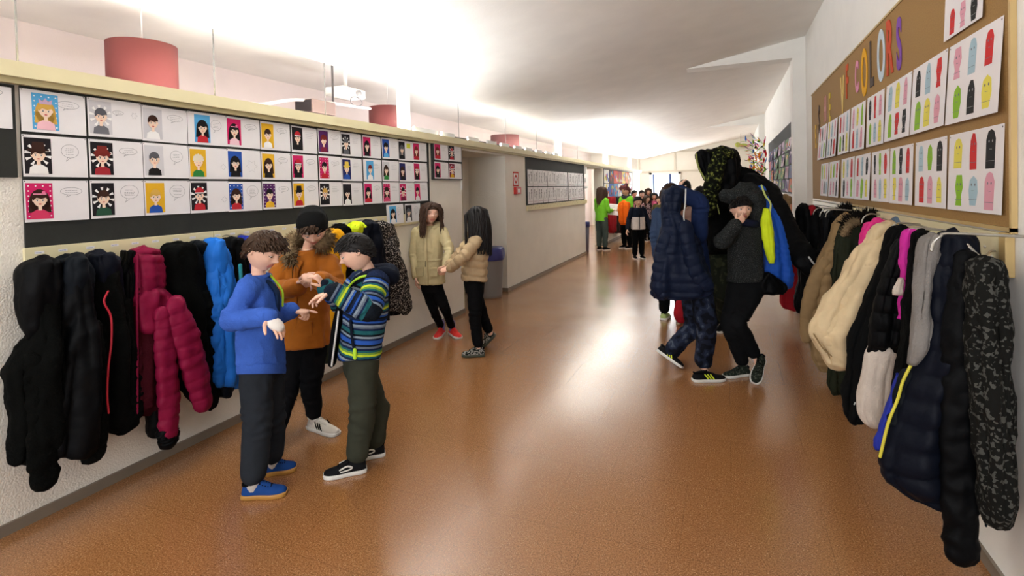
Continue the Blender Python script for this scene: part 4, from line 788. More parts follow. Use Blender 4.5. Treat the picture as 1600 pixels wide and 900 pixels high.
# ================================================================ people
Z = np.array([0, 0, 1.]); FH = norm(np.array([FW[0], FW[1], 0])); RH = norm(np.array([RT[0], RT[1], 0]))
def vec(a, b, c): return norm(RH*a+Z*b-FH*c)          # right in the photo, up, towards the photographer
def skin(name, c, lip):
    m = mat(name, c, .5, var=.06, vscale=10, bump=.08, bscale=120, spec=.4); b = m.node_tree.nodes['Principled BSDF']
    b.inputs['Subsurface Weight'].default_value = .12; b.inputs['Subsurface Radius'].default_value = (.02, .008, .005); return (m, mat(name+'_lips', lip, .45))
SK = skin('fair_skin', C8(230, 184, 160), C8(206, 124, 112)); SK2 = skin('tan_skin', C8(196, 146, 118), C8(160, 90, 78))
EYEW = mat('eye_white', C8(226, 222, 216), .25); IRIS = mat('iris_brown', C8(46, 28, 18), .2)
def gs(x, s): return np.exp(-(x/s)**2)
def head_mesh(c, fwd, up, hh):
    r = norm(np.cross(fwd, up)); u = norm(np.cross(r, fwd)); f = norm(fwd)
    nu, nv = 72, 56; V = []
    ph = (np.arange(nu))*2*PI/nu; Fc = []
    for i in range(nv+1):
        t = PI*(i+.001)/(nv+.002); x = np.sin(t)*np.sin(ph); y = np.sin(t)*np.cos(ph); z = np.full(nu, math.cos(t))
        d = np.clip(-z, 0, 1)
        X = x*.74*(1-.30*d**1.3); Y = y*.90; Y = np.where(y < 0, Y*(1-.30*d), Y*(.95-.02*d)); ZZ = z*1.0
        fr = np.clip(y*3, 0, 1)
        a = np.abs(X)
        D = .08*gs(X, .09)*gs(ZZ+.02, .16)+.25*gs(X, .11)*gs(ZZ+.24, .10)+.08*gs(a-.12, .06)*gs(ZZ+.29, .055)-.13*gs(a-.30, .15)*gs(ZZ-.0, .10)+.05*gs(a-.28, .2)*gs(ZZ-.17, .07)
        D += .05*gs(a-.42, .18)*gs(ZZ+.25, .18)+.07*gs(X, .2)*gs(ZZ+.50, .045)+.075*gs(X, .17)*gs(ZZ+.60, .05)-.05*gs(X, .2)*gs(ZZ+.55, .02)+.10*gs(X, .2)*gs(ZZ+.86, .13)-.04*gs(X, .2)*gs(ZZ+.71, .05)
        Y = Y+D*fr
        V.append(np.outer(X, r)+np.outer(Y, f)+np.outer(ZZ, u))
        if i < nv:
            for j in range(nu): k = (j+1) % nu; Fc.append([i*nu+j, i*nu+k, (i+1)*nu+k, (i+1)*nu+j])
    Fc.append(list(range(nu))[::-1]); Fc.append([nv*nu+j for j in range(nu)])
    parts = [(np.vstack(V)*hh+c, Fc)]
    L = lambda a, b, d: c+(r*a+f*b+u*d)*hh
    ax = np.array([r, f, u])
    for s in (-1, 1):
        parts.append(ball(L(s*.74, -.06, -.08), np.array([.05, .13, .20])*hh, 12, ax))
        th = np.linspace(-.6, 4.2, 12); parts.append(tube([L(s*.80, -.08-.10*math.cos(q), -.06+.17*math.sin(q)) for q in th], .035*hh, 6))
    return parts, L, (r, f, u)
def hand_parts(w, d, n, s, size=1.0, curl=(.35, .4, .45, .5), thumb=.5, spread=.08):
    """w wrist, d finger direction, n palm-side normal, s thumb-side unit vector"""
    d = norm(d); n = norm(n-d*np.dot(n, d)); sd = np.cross(d, n); s = sd if np.dot(sd, s) > 0 else -sd; k = size
    P = [tube([w-d*.03*k, w+d*.012*k, w+d*.045*k, w+d*.072*k], np.array([.021, .026, .033, .034])*k, 16, 8, flat=.42, ref=n)]
    for i, (o, L, r) in enumerate(((.026, .066, .0082), (.009, .074, .0086), (-.009, .069, .0082), (-.025, .055, .0072))):
        p = w+d*(.074-.004*abs(i-1))*k+s*o*k; dr = norm(d+s*(1.2-i)*spread); pts = [p-dr*.012*k]; a = 0; pts.append(p)
        for q, fr_ in enumerate((.44, .31, .25)):
            a += curl[i]*(.7 if q == 0 else 1.0); v = dr*math.cos(a)+n*math.sin(a); p = p+v*L*fr_*k; pts.append(p)
        P.append(tube(pts, np.array([r*1.05, r*1.05, r, r*.93, r*.8])*k, 10))
    p = w+d*.018*k+s*.020*k; v = norm(d*.55+s*.8+n*.25); p1 = p+v*.034*k; v2 = norm(d*(.9-.3*thumb)+s*(.45-.5*thumb)+n*(.2+.5*thumb)); p2 = p1+v2*.027*k; p3 = p2+norm(v2+n*.2*thumb)*.021*k
    P.append(tube([p-v*.01*k, p, p1, p2, p3], np.array([.013, .0135, .0105, .0095, .0075])*k, 10)); return P
def limb(*pts, r, n=16, ns=None): return tube(pts, r, n, ns or 4*len(pts))
def sup(c, lat, fwd, a, b, n=40, e=.82):
    th = np.arange(n)*2*PI/n; cs, sn = np.cos(th), np.sin(th)
    return c+np.outer(np.sign(cs)*np.abs(cs)**e*a, lat)+np.outer(np.sign(sn)*np.abs(sn)**e*b, fwd)
def ringloft(rings, n=40, ns=30):
    """rings: (centre, lateral unit, half width, half depth)"""
    A = np.array([np.concatenate([c, l, [a, b]]) for c, l, a, b in rings]); A = catmull(A, ns); V = []
    T = np.gradient(A[:, :3], axis=0)
    for i in range(ns):
        lat = norm(A[i, 3:6]); t = norm(T[i]); fwd = norm(np.cross(lat, t)); V.append(sup(A[i, :3], lat, fwd, A[i, 6], A[i, 7], n))
    Fc = []
    for i in range(ns-1):
        for j in range(n): k = (j+1) % n; Fc.append([i*n+j, i*n+k, (i+1)*n+k, (i+1)*n+j])
    Fc.append(list(range(n))[::-1]); Fc.append([(ns-1)*n+j for j in range(n)]); return np.vstack(V), Fc
def limbcoord(V, bones):
    """for every vertex: length along its nearest limb, limb number, closeness to the joint in the middle"""
    best = np.full(len(V), 1e9); out = np.zeros((len(V), 3))
    for bi, (pts, r) in enumerate(bones):
        acc = 0; mid = np.linalg.norm(pts[1]-pts[0]) if len(pts) > 2 else None
        for A, B in zip(pts[:-1], pts[1:]):
            L = np.linalg.norm(B-A); t = np.clip(((V-A)@(B-A))/(L*L), 0, 1); dd = np.linalg.norm(V-A-np.outer(t, B-A), axis=1)-r
            k = dd < best; best[k] = dd[k]; s = acc+t*L
            out[k, 0] = s[k]; out[k, 1] = bi; out[k, 2] = np.exp(-((s-mid)/.09)**2)[k] if mid else 0; acc += L
    return out
def garment(name, parts, m, parent, vox, bones, amp=.006, scale=.09, quilt=0, qd=.012, smooth=3, joint=.006, label=None):
    V, Fc = join(*parts); V, Fc = remesh(V, Fc, vox, smooth); N = vnormals(V, Fc); lc = limbcoord(V, bones)
    P = V/scale; W_ = np.stack([vnoise(P*.6+11), vnoise(P*.6+23), vnoise(P*.6+37)], 1)
    d = amp*((1-2*np.abs(vnoise(P*np.array([1, 1, .7])+W_)))*.7+.3*(1-2*np.abs(vnoise(P*2.3+W_))))
    d = d+joint*lc[:, 2]*np.sin(lc[:, 0]*2*PI/.055+5*vnoise(V/.09))*(.5+vnoise(V/.07+5))
    if quilt: d = d+qd*(np.abs(np.sin(PI*(lc[:, 0]+.006*vnoise(V/.05))/quilt))**.5-1)
    V = V+N*d[:, None]; o = obj(name, V, Fc, m, parent, label=label); attr(o, 'lc', lc); return o
def shoe(parent, heel, toe, H, look, zoff=0, sole_only=False, tilt_up=None):
    """sneaker from heel point to toe point on the ground; look: dict(upper, sole, lace, stripe, cut)"""
    d = toe-heel; L = np.linalg.norm(d); d = d/L; up = norm(Z-d*np.dot(Z, d)) if tilt_up is None else norm(tilt_up-d*np.dot(tilt_up, d)); s = np.cross(d, up); L = max(.18*H, min(L, .27*H)); w = .036*H*look.get('w', 1)
    prof = [(0, .62, .55), (.05, .85, .78), (.15, .98, .92), (.3, .95, 1.0), (.42, .98, .9), (.55, 1.1, .68), (.7, 1.2, .52), (.85, 1.1, .42), (.95, .8, .34), (1.0, .45, .2)]
    hs = .085*H; V = []; n = 28; th = np.arange(n)*2*PI/n
    A = catmull(np.array(prof), 36)
    for t, a, h in A:
        x = np.cos(th)*w*a; z = np.sin(th); zz = np.where(z > 0, np.abs(z)**.8*h*hs*.86, -np.abs(z)**.5*.008)
        V.append(heel+d*t*L+np.outer(x*np.where(z > 0, 1-.25*np.abs(z)**2, 1), s)+np.outer(zz+.018*H, up))
    V = np.vstack(V); Fc = []; m = len(A)
    for i in range(m-1):
        for j in range(n): k = (j+1) % n; Fc.append([i*n+j, i*n+k, (i+1)*n+k, (i+1)*n+j])
    Fc.append(list(range(n))[::-1]); Fc.append([(m-1)*n+j for j in range(n)])
    o = obj('shoe', V, Fc, look['upper'], parent)
    pts = [(t, a) for t, a, h in A[::2]]; V = []
    ths = []
    ring = [(t*1.03-.015, a*1.1+.05) for t, a in pts]; outl = [(t, a) for t, a in ring]+[(t, -a) for t, a in ring[::-1]]
    k = len(outl); V = [heel+d*t*L+s*w*a for t, a in outl]; lay = [(.0, .93), (.003, 1), (.019, 1.02), (.024*H, .96)]; VV = []
    c = heel+d*L*.5
    for z, sc in lay:
        for v in V: VV.append(c+(v-c)*sc+up*z*1.0)
    Fc = [list(range(k))[::-1]]+[[(len(lay)-1)*k+j for j in range(k)]]
    for i in range(len(lay)-1):
        for j in range(k): q = (j+1) % k; Fc.append([i*k+j, i*k+q, (i+1)*k+q, (i+1)*k+j])
    sharp(obj('sole', VV, Fc, look['sole'], o), 50)
    obj('tongue', *tube([heel+d*.36*L+up*.085*H, heel+d*.46*L+up*.072*H, heel+d*.62*L+up*.058*H], [.012*H, .02*H, .016*H], 12, 12, flat=.5, ref=up), look['upper'], o)
    P = []
    for q in range(5):
        t = .42+.06*q; h = np.interp(t, A[:, 0], A[:, 2])*hs*.86+.022*H; P.append(tube([heel+d*t*L+s*w*.5*g_+up*(h-.014*abs(g_)) for g_ in (-1, -.5, 0, .5, 1)], .0032*H*1.3, 6))
    P.append(tube([heel+d*.40*L+up*.083*H-s*w*.3, heel+d*.43*L+up*.092*H, heel+d*.40*L+up*.083*H+s*w*.3], .004*H, 6)); P.append(tube([heel+d*.44*L+up*.082*H, heel+d*.48*L+up*.062*H-s*w*.8, heel+d*.5*L+up*.05*H-s*w*1.0], .003*H, 6))
    obj('heel_collar', *tube([heel+d*.05*L+up*.072*H-s*w*.5, heel+d*.02*L+up*.078*H, heel+d*.05*L+up*.072*H+s*w*.5, heel+d*.22*L+up*.078*H+s*w*.78, heel+d*.36*L+up*.082*H+s*w*.5], .007*H, 8, 30), look.get('collar', look['lace']), o)
    obj('laces', *join(*P), look['lace'], o)
    if look.get('stripe'):
        P = []
        for q in range(3):
            for g_ in (-1, 1):
                t = .38+.085*q; a = np.interp(t, A[:, 0], A[:, 1]); 
                P.append(tube([heel+d*(t+.05)*L+s*g_*w*a*1.03+up*.028*H, heel+d*t*L+s*g_*w*a*1.0+up*.045*H, heel+d*(t-.05)*L+s*g_*w*a*.84+up*.064*H], .0052*H, 8, flat=.5, ref=s))
        obj('side_stripes', *join(*P), look['stripe'], o)
    if look.get('swoosh'):
        a = lambda t: np.interp(t, A[:, 0], A[:, 1])
        obj('side_mark', *join(*[tube([heel+d*t*L+s*g_*w*a(t)*1.04+up*z*H for t, z in ((.62, .05), (.45, .062), (.33, .05), (.4, .04), (.6, .036))], .005*H, 8, 20, flat=.5, ref=s) for g_ in (-1, 1)]), look['swoosh'], o)
    return o
def hair(parent, c, ax, hh, style, m, seed=1, name='hair', hat=False):
    r, f, u = ax; rg = np.random.RandomState(seed); L = lambda a, b, d: c+(r*a+f*b+u*d)*hh
    parts = []; n = 28; V = []; idx = {}; Fc = []
    nu, nv = 48, 24
    def hl(x, y):                                   # hairline height for a direction
        return .46*y if y > 0 else .62*y
    fringe = style.get('fringe', .0); lo = style.get('low', 0)
    for i in range(nv+1):
        for j in range(nu):
            p = 2*PI*j/nu; x, y = math.sin(p), math.cos(p); z0 = hl(x, y)-.04-lo*(1 if y < .3 else 0)-(fringe if y > .5 else 0)
            zz = z0+(1-z0)*(1-i/nv)**1.0 if i < nv else z0; zz = 1-(1-z0)*(i/nv)**1.3; q = math.sqrt(max(0, 1-zz*zz)) if zz > -1 else 0
            k = 1.07*(1+.02*math.sin(9*p+i)) if i < nv else .98
            V.append(L(x*q*.78*k, y*q*(.93)*k*(1 if y > 0 or zz > 0 else 1+.2*zz), zz*1.05))
    for i in range(nv):
        for j in range(nu): k = (j+1) % nu; Fc.append([i*nu+j, i*nu+k, (i+1)*nu+k, (i+1)*nu+j])
    Fc.append([nv*nu+j for j in range(nu)]); parts.append((np.array(V), Fc))
    N = style.get('n', 260); ln = style['len']
    for _ in range(N):
        p = rg.uniform(0, 2*PI); lf = 1; x, y = math.sin(p), math.cos(p); z0 = hl(x, y)-lo*(1 if y < .3 else 0); zz = rg.uniform(z0, 1)
        if hat and zz > z0+.25: continue
        if style['kind'] == 'long' and y > .5 and zz < .7: continue
        q = math.sqrt(max(0, 1-zz*zz)); d = np.array([x*q, y*q, zz])
        P0 = L(d[0]*.79, d[1]*.95, d[2]*1.06); nrm_ = norm(r*d[0]+f*d[1]+u*d[2])
        if style['kind'] == 'long':
            dr = norm(-u*1.0+nrm_*.25-f*.12*(1 if y > -.2 else 0)+(r*np.sign(x)*.4 if y > 0 else 0)); pts = [P0]; v = norm(nrm_*.5-u*.6+r*np.sign(x)*.4*(y > 0)-f*.4*(y > .3)); l_ = ln*rg.uniform(.75, 1.05)*(1+.25*(zz+0.4)); k_ = 9; wv = rg.uniform(0, 6)
            for b in range(k_):
                v = norm(v*.55+(-Z)*.6+np.cross(Z, nrm_)*.2*math.sin(b*1.3+wv)*style.get('wave', 1)); pn = pts[-1]+v*l_/k_
                rel = pn-c; h_ = rel@u; rad = rel-u*h_; mn = hh*(.93 if h_ > -hh*1.1 else .5)*(1 if h_ > -hh else .8); nr = np.linalg.norm(rad)
                if nr < mn: pn = pn+rad/nr*(mn-nr)*.95
                if rel@f > .45*hh and abs(rel@r) < .66*hh and h_ < .7*hh: pn = pn+r*(np.sign(x) or 1)*(.66*hh-abs(rel@r))*.8
                pts.append(pn)
            parts.append(tube(pts, np.linspace(.0085, .003, len(pts))*style.get('thick', 1)*hh/.11, 6, flat=.6))
        else:
            sw = norm(f*style.get('sweep', .6)-u*.35+r*(style.get('side', .3)+.2*rg.normal())+.15*rg.normal(size=3)) if y > -.2 or zz > .5 else norm(-u+.2*rg.normal(size=3))
            l_ = ln*rg.uniform(.6, 1.1)
            if zz < .3 and y < .75: l_ *= .5; sw = norm(-u*.8-f*.5+.2*rg.normal(size=3))
            v = norm(nrm_*style.get('lift', .35)+sw); p1 = P0+v*l_*.4; v = norm(v*.6+sw*.5-nrm_*.12); p2 = p1+v*l_*.35; v = norm(v-u*.3-nrm_*.15); p3_ = p2+v*l_*.3
            parts.append(tube([P0-nrm_*.004, p1, p2, p3_], np.array([.008, .0085, .006, .002])*style.get('thick', 1)*hh/.11, 5, flat=.6))
    return obj(name, *join(*parts), m, parent)
def person(label, P):
    """build one person from world joints; P is a dict"""
    g = lambda k: np.asarray(P[k], float)
    hh = P.get('hh', .112); s = hh/.112; vox = P.get('vox', .0045); gv = P.get('gvox', .008)
    feet = (g('heelL')+g('heelR')+g('toeL')+g('toeR'))/4; t = root('person', label, 'person', (feet[0], feet[1], 0))
    hc = g('head'); fwd = norm(g('face')); up = norm(g('up')); parts, L, ax = head_mesh(hc, fwd, up, hh); r, f, u = ax
    pel, chest, neck = g('pel'), g('chest'), g('neck'); latS = norm(g('shR')-g('shL')); latH = norm(g('hipR')-g('hipL'))
    B = {}
    parts.append(tube([hc-u*hh*.45-f*hh*.12, neck+Z*.01, (neck+chest)/2], np.array([.039, .038, .058])*s, 16, 8))
    parts.append(ringloft([(pel, latH, .10*s, .07*s), ((pel+chest)/2, latS, .09*s, .065*s), (chest, latS, .11*s, .07*s), (neck, latS, .05*s, .045*s)], 20, 10))
    for q in 'LR':
        sh, el, wr = g('sh'+q), g('el'+q), g('wr'+q); hp, kn = g('hip'+q), g('kn'+q)
        an = g('an'+q) if 'an'+q in P else g('heel'+q)+norm(g('toe'+q)-g('heel'+q))*.055*s+Z*.075*s; B['an'+q] = an
        parts.append(tube([chest*.3+sh*.7, sh, (sh+el)/2, el, (el+wr)/2, wr], np.array([.04, .038, .033, .029, .027, .019])*s, 12, 16))
        parts.append(tube([pel*.4+hp*.6, hp, kn, an], np.array([.05, .045, .032, .024])*s, 12, 14))
        parts.append(tube([an, an*.5+(g('toe'+q)*.5+g('heel'+q)*.5+Z*.028*s)*.5, g('toe'+q)*.6+g('heel'+q)*.4+Z*.026*s], np.array([.026, .02, .012])*s, 10, 5))
        h = P.get('hand'+q)
        if h: parts += hand_parts(wr, h[0], h[1], h[2], s*(h[3] if len(h) > 3 else 1), *h[4:])
    er = .125*hh; eyes = []
    for sg in (-1, 1):
        parts.append(ball(L(sg*.29, .655, .055*1), np.array([.17, .14, .13])*hh, 12, np.array(ax)))
        parts.append(ball(L(sg*.29, .64, -.10), np.array([.15, .12, .07])*hh, 12, np.array(ax)))
    V, Fc = join(*parts); V, Fc = remesh(V, Fc, vox, 2, .4)
    loc = (V-hc)@np.array([r, f, u]).T/hh; ce = loc[Fc].mean(1)
    li = (np.abs(ce[:, 0]) < .21*(1-((ce[:, 2]+.55)/.13)**2).clip(0, 1)**.5) & (np.abs(ce[:, 2]+.55) < .11) & (ce[:, 1] > .6)
    SKN = P.get('skin', SK)
    obj('body', V, Fc, list(SKN), t, li.astype(int))
    if P.get('facedetail', True):
        gz = P.get('gaze', (0, -.5)); 
        for sg in (-1, 1):
            ec = L(sg*.29, .66, -.01); e = obj('eye', *ball(ec, er, 14), EYEW, t); gd = norm(f+r*gz[0]+u*gz[1]*.5)
            obj('iris', *ball(ec+gd*er*.62, er*.5, 10), IRIS, e)
        hm = P['hairmat']
        lash = [tube([L(sg*.29+.14*math.cos(q), .80-.07*abs(math.cos(q))-.03*sg*math.cos(q), .0-.035*math.sin(q) if P.get('down', True) else .03+.03*math.sin(q)) for q in np.linspace(0, PI, 7)], .014*hh, 5) for sg in (-1, 1)]
        obj('eyelashes', *join(*lash), IRIS, t)
        br_ = [tube([L(sg*(.15+.10*q), .90-.035*q*q+.005, .17+.03*math.sin(q*1.1)) for q in (0, .7, 1.4, 2.1, 2.8)], np.array([.018, .026, .026, .02, .01])*hh, 6, 14, flat=.6) for sg in (-1, 1)]
        obj('eyebrows', *join(*br_), hm, t)
    if P.get('hair'): hair(t, hc, ax, hh, P['hair'], P['hairmat'], P.get('seed', 1), hat=P.get('hat', False))
    # trousers
    lr = P.get('legr', (.085, .066, .056)); latm = latH
    pr = [ringloft([(pel+norm(chest-pel)*.06*s, latH, .125*s*P.get('hipw', 1), .088*s), (pel, latH, .13*s*P.get('hipw', 1), .095*s), ((g('hipL')+g('hipR'))/2-Z*.05*s, latH, .11*s, .08*s)], 28, 8)]; bones = []
    for q in 'LR':
        hp, kn, an = g('hip'+q), g('kn'+q), B['an'+q]; an = an+norm(kn-an)*.045*s; pr.append(tube([hp, hp*.5+kn*.5, kn, kn*.5+an*.5, an], np.array([lr[0], (lr[0]+lr[1])/2*1.02, lr[1], (lr[1]+lr[2])/2, lr[2]])*s, 24, 24, fold=None)); bones.append(([hp, kn, an], lr[1]*s))
    garment('trousers', pr, P['legm'], t, gv, bones, P.get('legamp', .007), .10, joint=.006)
    # shoes and socks
    for q in 'LR':
        if P.get('sock'): obj('sock', *tube([B['an'+q]-Z*.03*s, B['an'+q]+Z*.06*s], .036*s, 14, 6, fold=lambda a, b: 1+.05*np.sin(a*60)), P['sock'], t)
        shoe(t, g('heel'+q), g('toe'+q), s, P['shoe'], tilt_up=P.get('shoeup'+q))
    # upper garment
    a = P.get('armr', (.062, .055, .045)); tw = P.get('tw', 1.0); td = P.get('td', 1.0); hem = g('hem') if 'hem' in P else pel; hw = P.get('hemw', 1.0)*tw
    tor = ringloft([(hem, latH, .145*s*hw, .105*s*td), (hem*.6+chest*.4, norm(latH+latS), .135*s*(hw+tw)/2, .105*s*td), (hem*.15+chest*.85, latS, .14*s*tw, .105*s*td), ((g('shL')+g('shR'))/2-Z*.01, latS, .125*s*tw, .085*s*td), (neck-Z*.005, latS, .062*s, .058*s)], 44, 26)
    pr = [tor]; bones = [([hem, neck], .11*s*tw)]
    for q in 'LR':
        sh, el, wr = g('sh'+q), g('el'+q), g('wr'+q); pr.append(tube([chest*.35+sh*.65-Z*.01, sh, (sh+el)/2, el, (el+wr)/2, wr-norm(wr-el)*.01], np.array([a[0]*.95, a[0], (a[0]+a[1])/2, a[1], (a[1]+a[2])/2, a[2]])*s, 24, 30)); bones.append(([sh, el, wr], a[1]*s))
    garment(P.get('topname', 'jacket'), pr, P['topm'], t, gv, bones, P.get('amp', .008), .09, P.get('quilt', 0), P.get('qd', .012), joint=P.get('joint', .006))
    P['root'] = t; P['L'] = L; P['ax'] = ax; P['s'] = s; P['B'] = B; return t
def px(**k): return {a: (onD(*b) if isinstance(b, tuple) and len(b) == 3 and not isinstance(b[0], np.ndarray) else b) for a, b in k.items()}
def foot(x, y, x2, y2): return onZ(x, y), onZ(x2, y2)
def cuff(t, wr, el, r, m, w=.035, name='cuff'):
    d = norm(wr-el); V, Fc = tube([wr-d*w, wr-d*w*.5, wr, wr+d*.008], [r, r*1.04, r*1.02, r*.9], 22, 14, fold=lambda q, a: 1+.025*np.sin(a*22)); return obj(name, V, Fc, m, t)
def bandstripes(name, cols, period, rough=.9):
    m = cloth(name, cols[0], rough, 'fleece'); nt = m.node_tree; b = nt.nodes['Principled BSDF']
    for l in list(b.inputs['Base Color'].links): nt.links.remove(l)
    at_ = nt.nodes.new('ShaderNodeAttribute'); at_.attribute_name = 'lc'; sp = nt.nodes.new('ShaderNodeSeparateXYZ'); nt.links.new(at_.outputs['Vector'], sp.inputs[0])
    mu_ = nt.nodes.new('ShaderNodeMath'); mu_.operation = 'DIVIDE'; mu_.inputs[1].default_value = period; nt.links.new(sp.outputs[0], mu_.inputs[0])
    fr_ = nt.nodes.new('ShaderNodeMath'); fr_.operation = 'FRACT'; nt.links.new(mu_.outputs[0], fr_.inputs[0])
    r_ = nt.nodes.new('ShaderNodeValToRGB'); r_.color_ramp.interpolation = 'CONSTANT'; e = r_.color_ramp.elements
    while len(e) < len(cols): e.new(.5)
    x = 0
    for i, c in enumerate(cols): e[i].position = i/len(cols); e[i].color = (*c, 1)
    nt.links.new(fr_.outputs[0], r_.inputs['Fac']); nt.links.new(r_.outputs['Color'], b.inputs['Base Color']); return m
HBR = mat('brown_hair', C8(60, 41, 27), .6, var=.3, vscale=60, spec=.25); HBK = mat('dark_hair', C8(17, 13, 12), .55, var=.3, vscale=60, spec=.3); HCH = mat('chestnut_hair', C8(60, 38, 24), .55, var=.3, vscale=50, spec=.3); HRD = mat('red_hair', C8(96, 24, 24), .5, var=.3, vscale=40)
RUB = mat('white_rubber', C8(214, 212, 206), .5); GUM = mat('gum_rubber', C8(178, 130, 60), .5)
SHORT = dict(kind='short', len=.045, n=330, sweep=.7, side=.3, lift=.35)
# ---------------------------------------------------------------- boy in the blue sweater
def belt(t, cen, lat, fwdv, a, b, m, name, h=.03):
    V, Fc = ringloft([(cen-Z*h/2, lat, a, b), (cen, lat, a*1.01, b*1.01), (cen+Z*h/2, lat, a, b)], 36, 8); return obj(name, V, Fc, m, t)
BLS = cloth('blue_sweater', C8(60, 96, 182), .95, 'fleece'); DNB = cloth('dark_blue_panel', C8(26, 44, 76), .8); DGT = cloth('dark_grey_trousers', C8(38, 42, 48), .9, 'weave')
LIME = mat('lime_edge', C8(170, 214, 40), .6); SOCKW = cloth('grey_sock', C8(190, 184, 178), .9, 'knit')
hR, tR = foot(380, 777, 448, 772); hL, tL = foot(410, 742, 461, 733)
P = px(head=(412, 391, 2.92), neck=(404, 430, 2.93), chest=(404, 466, 2.94), pel=(409, 572, 2.93), hem=(409, 572, 2.93), shR=(390, 449, 2.82), elR=(362, 500, 2.74), wrR=(419, 495, 2.70),
       shL=(413, 447, 3.06), elL=(428, 492, 3.10), wrL=(456, 486, 3.0), hipR=(401, 580, 2.88), hipL=(417, 580, 3.0), knR=(402, 656, 2.84), knL=(424, 652, 3.0))
P.update(heelR=hR, toeR=tR, heelL=hL, toeL=tL, face=vec(1, -.42, .28), up=vec(.4, 1, 0), hh=.112, handR=(vec(.75, -.6, .3), vec(-.6, -.7, -.3), vec(.5, .5, .6), 1, (.2, .25, .3, .35), .2),
         handL=(vec(1, -.05, .1), vec(0, -1, 0), vec(0, .3, -1), 1, (.1, 1.1, 1.2, 1.3), .6), hairmat=HBR, hair=dict(SHORT, len=.052, n=620, low=.0, fringe=.12, side=.0, sweep=.9, thick=.72), seed=3,
         topm=BLS, topname='sweater', legm=DGT, shoe=dict(upper=cloth('blue_suede', C8(28, 66, 130), .8), sole=GUM, lace=K0), sock=SOCKW, armr=(.060, .056, .046), tw=1.02, td=1.05, gaze=(0, -.7), legr=(.088, .072, .062), amp=.008)
t = person('boy in a blue zip sweater and dark grey trousers, leftmost of the three', P); s = P['s']
obj('collar', *tube([P['neck']-Z*.035+vec(1, 0, 0)*.01, P['neck']-Z*.015, P['neck']+Z*.006], [.070, .066, .064], 28, 12, cap=False), BLS, t)
fr0 = norm(np.cross(Z, norm(P['shR']-P['shL'])))*-1
fr0 = fr0 if fr0@RH > 0 else -fr0
pts = [P['neck']+fr0*.05-Z*.02, P['chest']+fr0*.112+Z*.04, P['chest']+fr0*.118-Z*.06]
obj('front_panel', *tube([p+FH*-.03 for p in pts], [.02, .028, .022], 16, 20, flat=.35, ref=fr0), DNB, t)
obj('zip', *tube([P['neck']+fr0*.066-FH*.01, P['chest']+fr0*.126+Z*.04, P['chest']+fr0*.128-Z*.05], .006, 8, 20), LIME, t)
obj('hem_band', *ringloft([(P['pel']-Z*.045, norm(P['hipR']-P['hipL']), .148, .112), (P['pel']-Z*.02, norm(P['hipR']-P['hipL']), .152, .115), (P['pel']+Z*.01, norm(P['hipR']-P['hipL']), .149, .112)], 40, 10), BLS, t)
w = P['wrR']; d = vec(.75, -.6, .3); obj('bandage', *tube([w+d*.0, w+d*.03, w+d*.06, w+d*.078], [.028, .034, .040, .036], 20, 12, flat=.6, ref=vec(-.6, -.7, -.3), fold=lambda q, a: 1+.03*np.sin(q*40)), cloth('white_gauze', C8(226, 220, 214), .9, 'knit'), t)  # white tube over the palm, from wrist to knuckles
cuff(t, P['wrR'], P['elR'], .046, BLS); cuff(t, P['wrL'], P['elL'], .046, BLS)
# ---------------------------------------------------------------- boy in the orange parka
ORP = cloth('mustard_orange_parka', C8(166, 96, 28), .75, 'weave', sheen=.1); BKT = cloth('black_joggers', C8(14, 14, 17), .9)
RIB = cloth('grey_rib', C8(92, 92, 88), .9, 'knit'); BEA = cloth('black_beanie', C8(20, 20, 20), .95, 'knit')
hL, tL = foot(484, 668, 534, 683); hR, tR = foot(434, 692, 418, 724)
P = px(head=(489, 357, 3.5), neck=(482, 389, 3.57), chest=(480, 425, 3.6), pel=(478, 525, 3.62), hem=(478, 540, 3.6), shR=(447, 412, 3.62), elR=(424, 455, 3.48), wrR=(466, 448, 3.32),
       shL=(513, 412, 3.56), elL=(524, 452, 3.45), wrL=(500, 438, 3.26), hipR=(463, 545, 3.62), hipL=(491, 545, 3.58), knR=(450, 610, 3.5), knL=(486, 606, 3.52))
P.update(heelR=hR, toeR=tR, heelL=hL, toeL=tL, face=vec(.3, -.55, .85), up=vec(.1, .85, .5), hh=.113, handR=(vec(.85, .3, .2), vec(0, -.6, .6), vec(.2, .8, .2), 1, (.5, .6, .7, .8), .5),
         handL=(vec(-.8, .25, .3), vec(0, -.6, -.6), vec(0, 1, 0), 1, (.6, .6, .7, .8), .5), hairmat=HBR, hair=dict(SHORT, len=.05, n=260, fringe=.12), hat=True, seed=5, topm=ORP, topname='parka', legm=BKT,
         shoe=dict(upper=cloth('white_leather', C8(206, 200, 190), .6), sole=RUB, lace=RUB, stripe=K0), sock=SOCKW, armr=(.068, .064, .054), tw=1.12, td=1.1, hemw=1.02, amp=.011, legr=(.082, .062, .05), gaze=(0, -.8))
t = person('boy in an orange parka with fur hood and black beanie, middle of the three', P); L = P['L']; r, f, u = P['ax']; hh = .113
V, Fc = ringloft([(L(0, -.12, .12), r, .80*hh, .95*hh), (L(0, -.14, .30), r, .84*hh, 1.0*hh), (L(0, -.16, .36), r, .82*hh, .98*hh), (L(0, -.15, .8), r, .76*hh, .90*hh), (L(0, -.12, 1.12), r, .5*hh, .6*hh), (L(0, -.1, 1.25), r, .12*hh, .15*hh)], 88, 40)
th = np.arange(len(V)) % 88; N_ = V-L(0, -.12, .3); N_ /= np.linalg.norm(N_, axis=1)[:, None]; V = V+N_*(.0035*np.sin(th*2*PI/88*44))[:, None]
bn = obj('beanie', V, Fc, BEA, t)
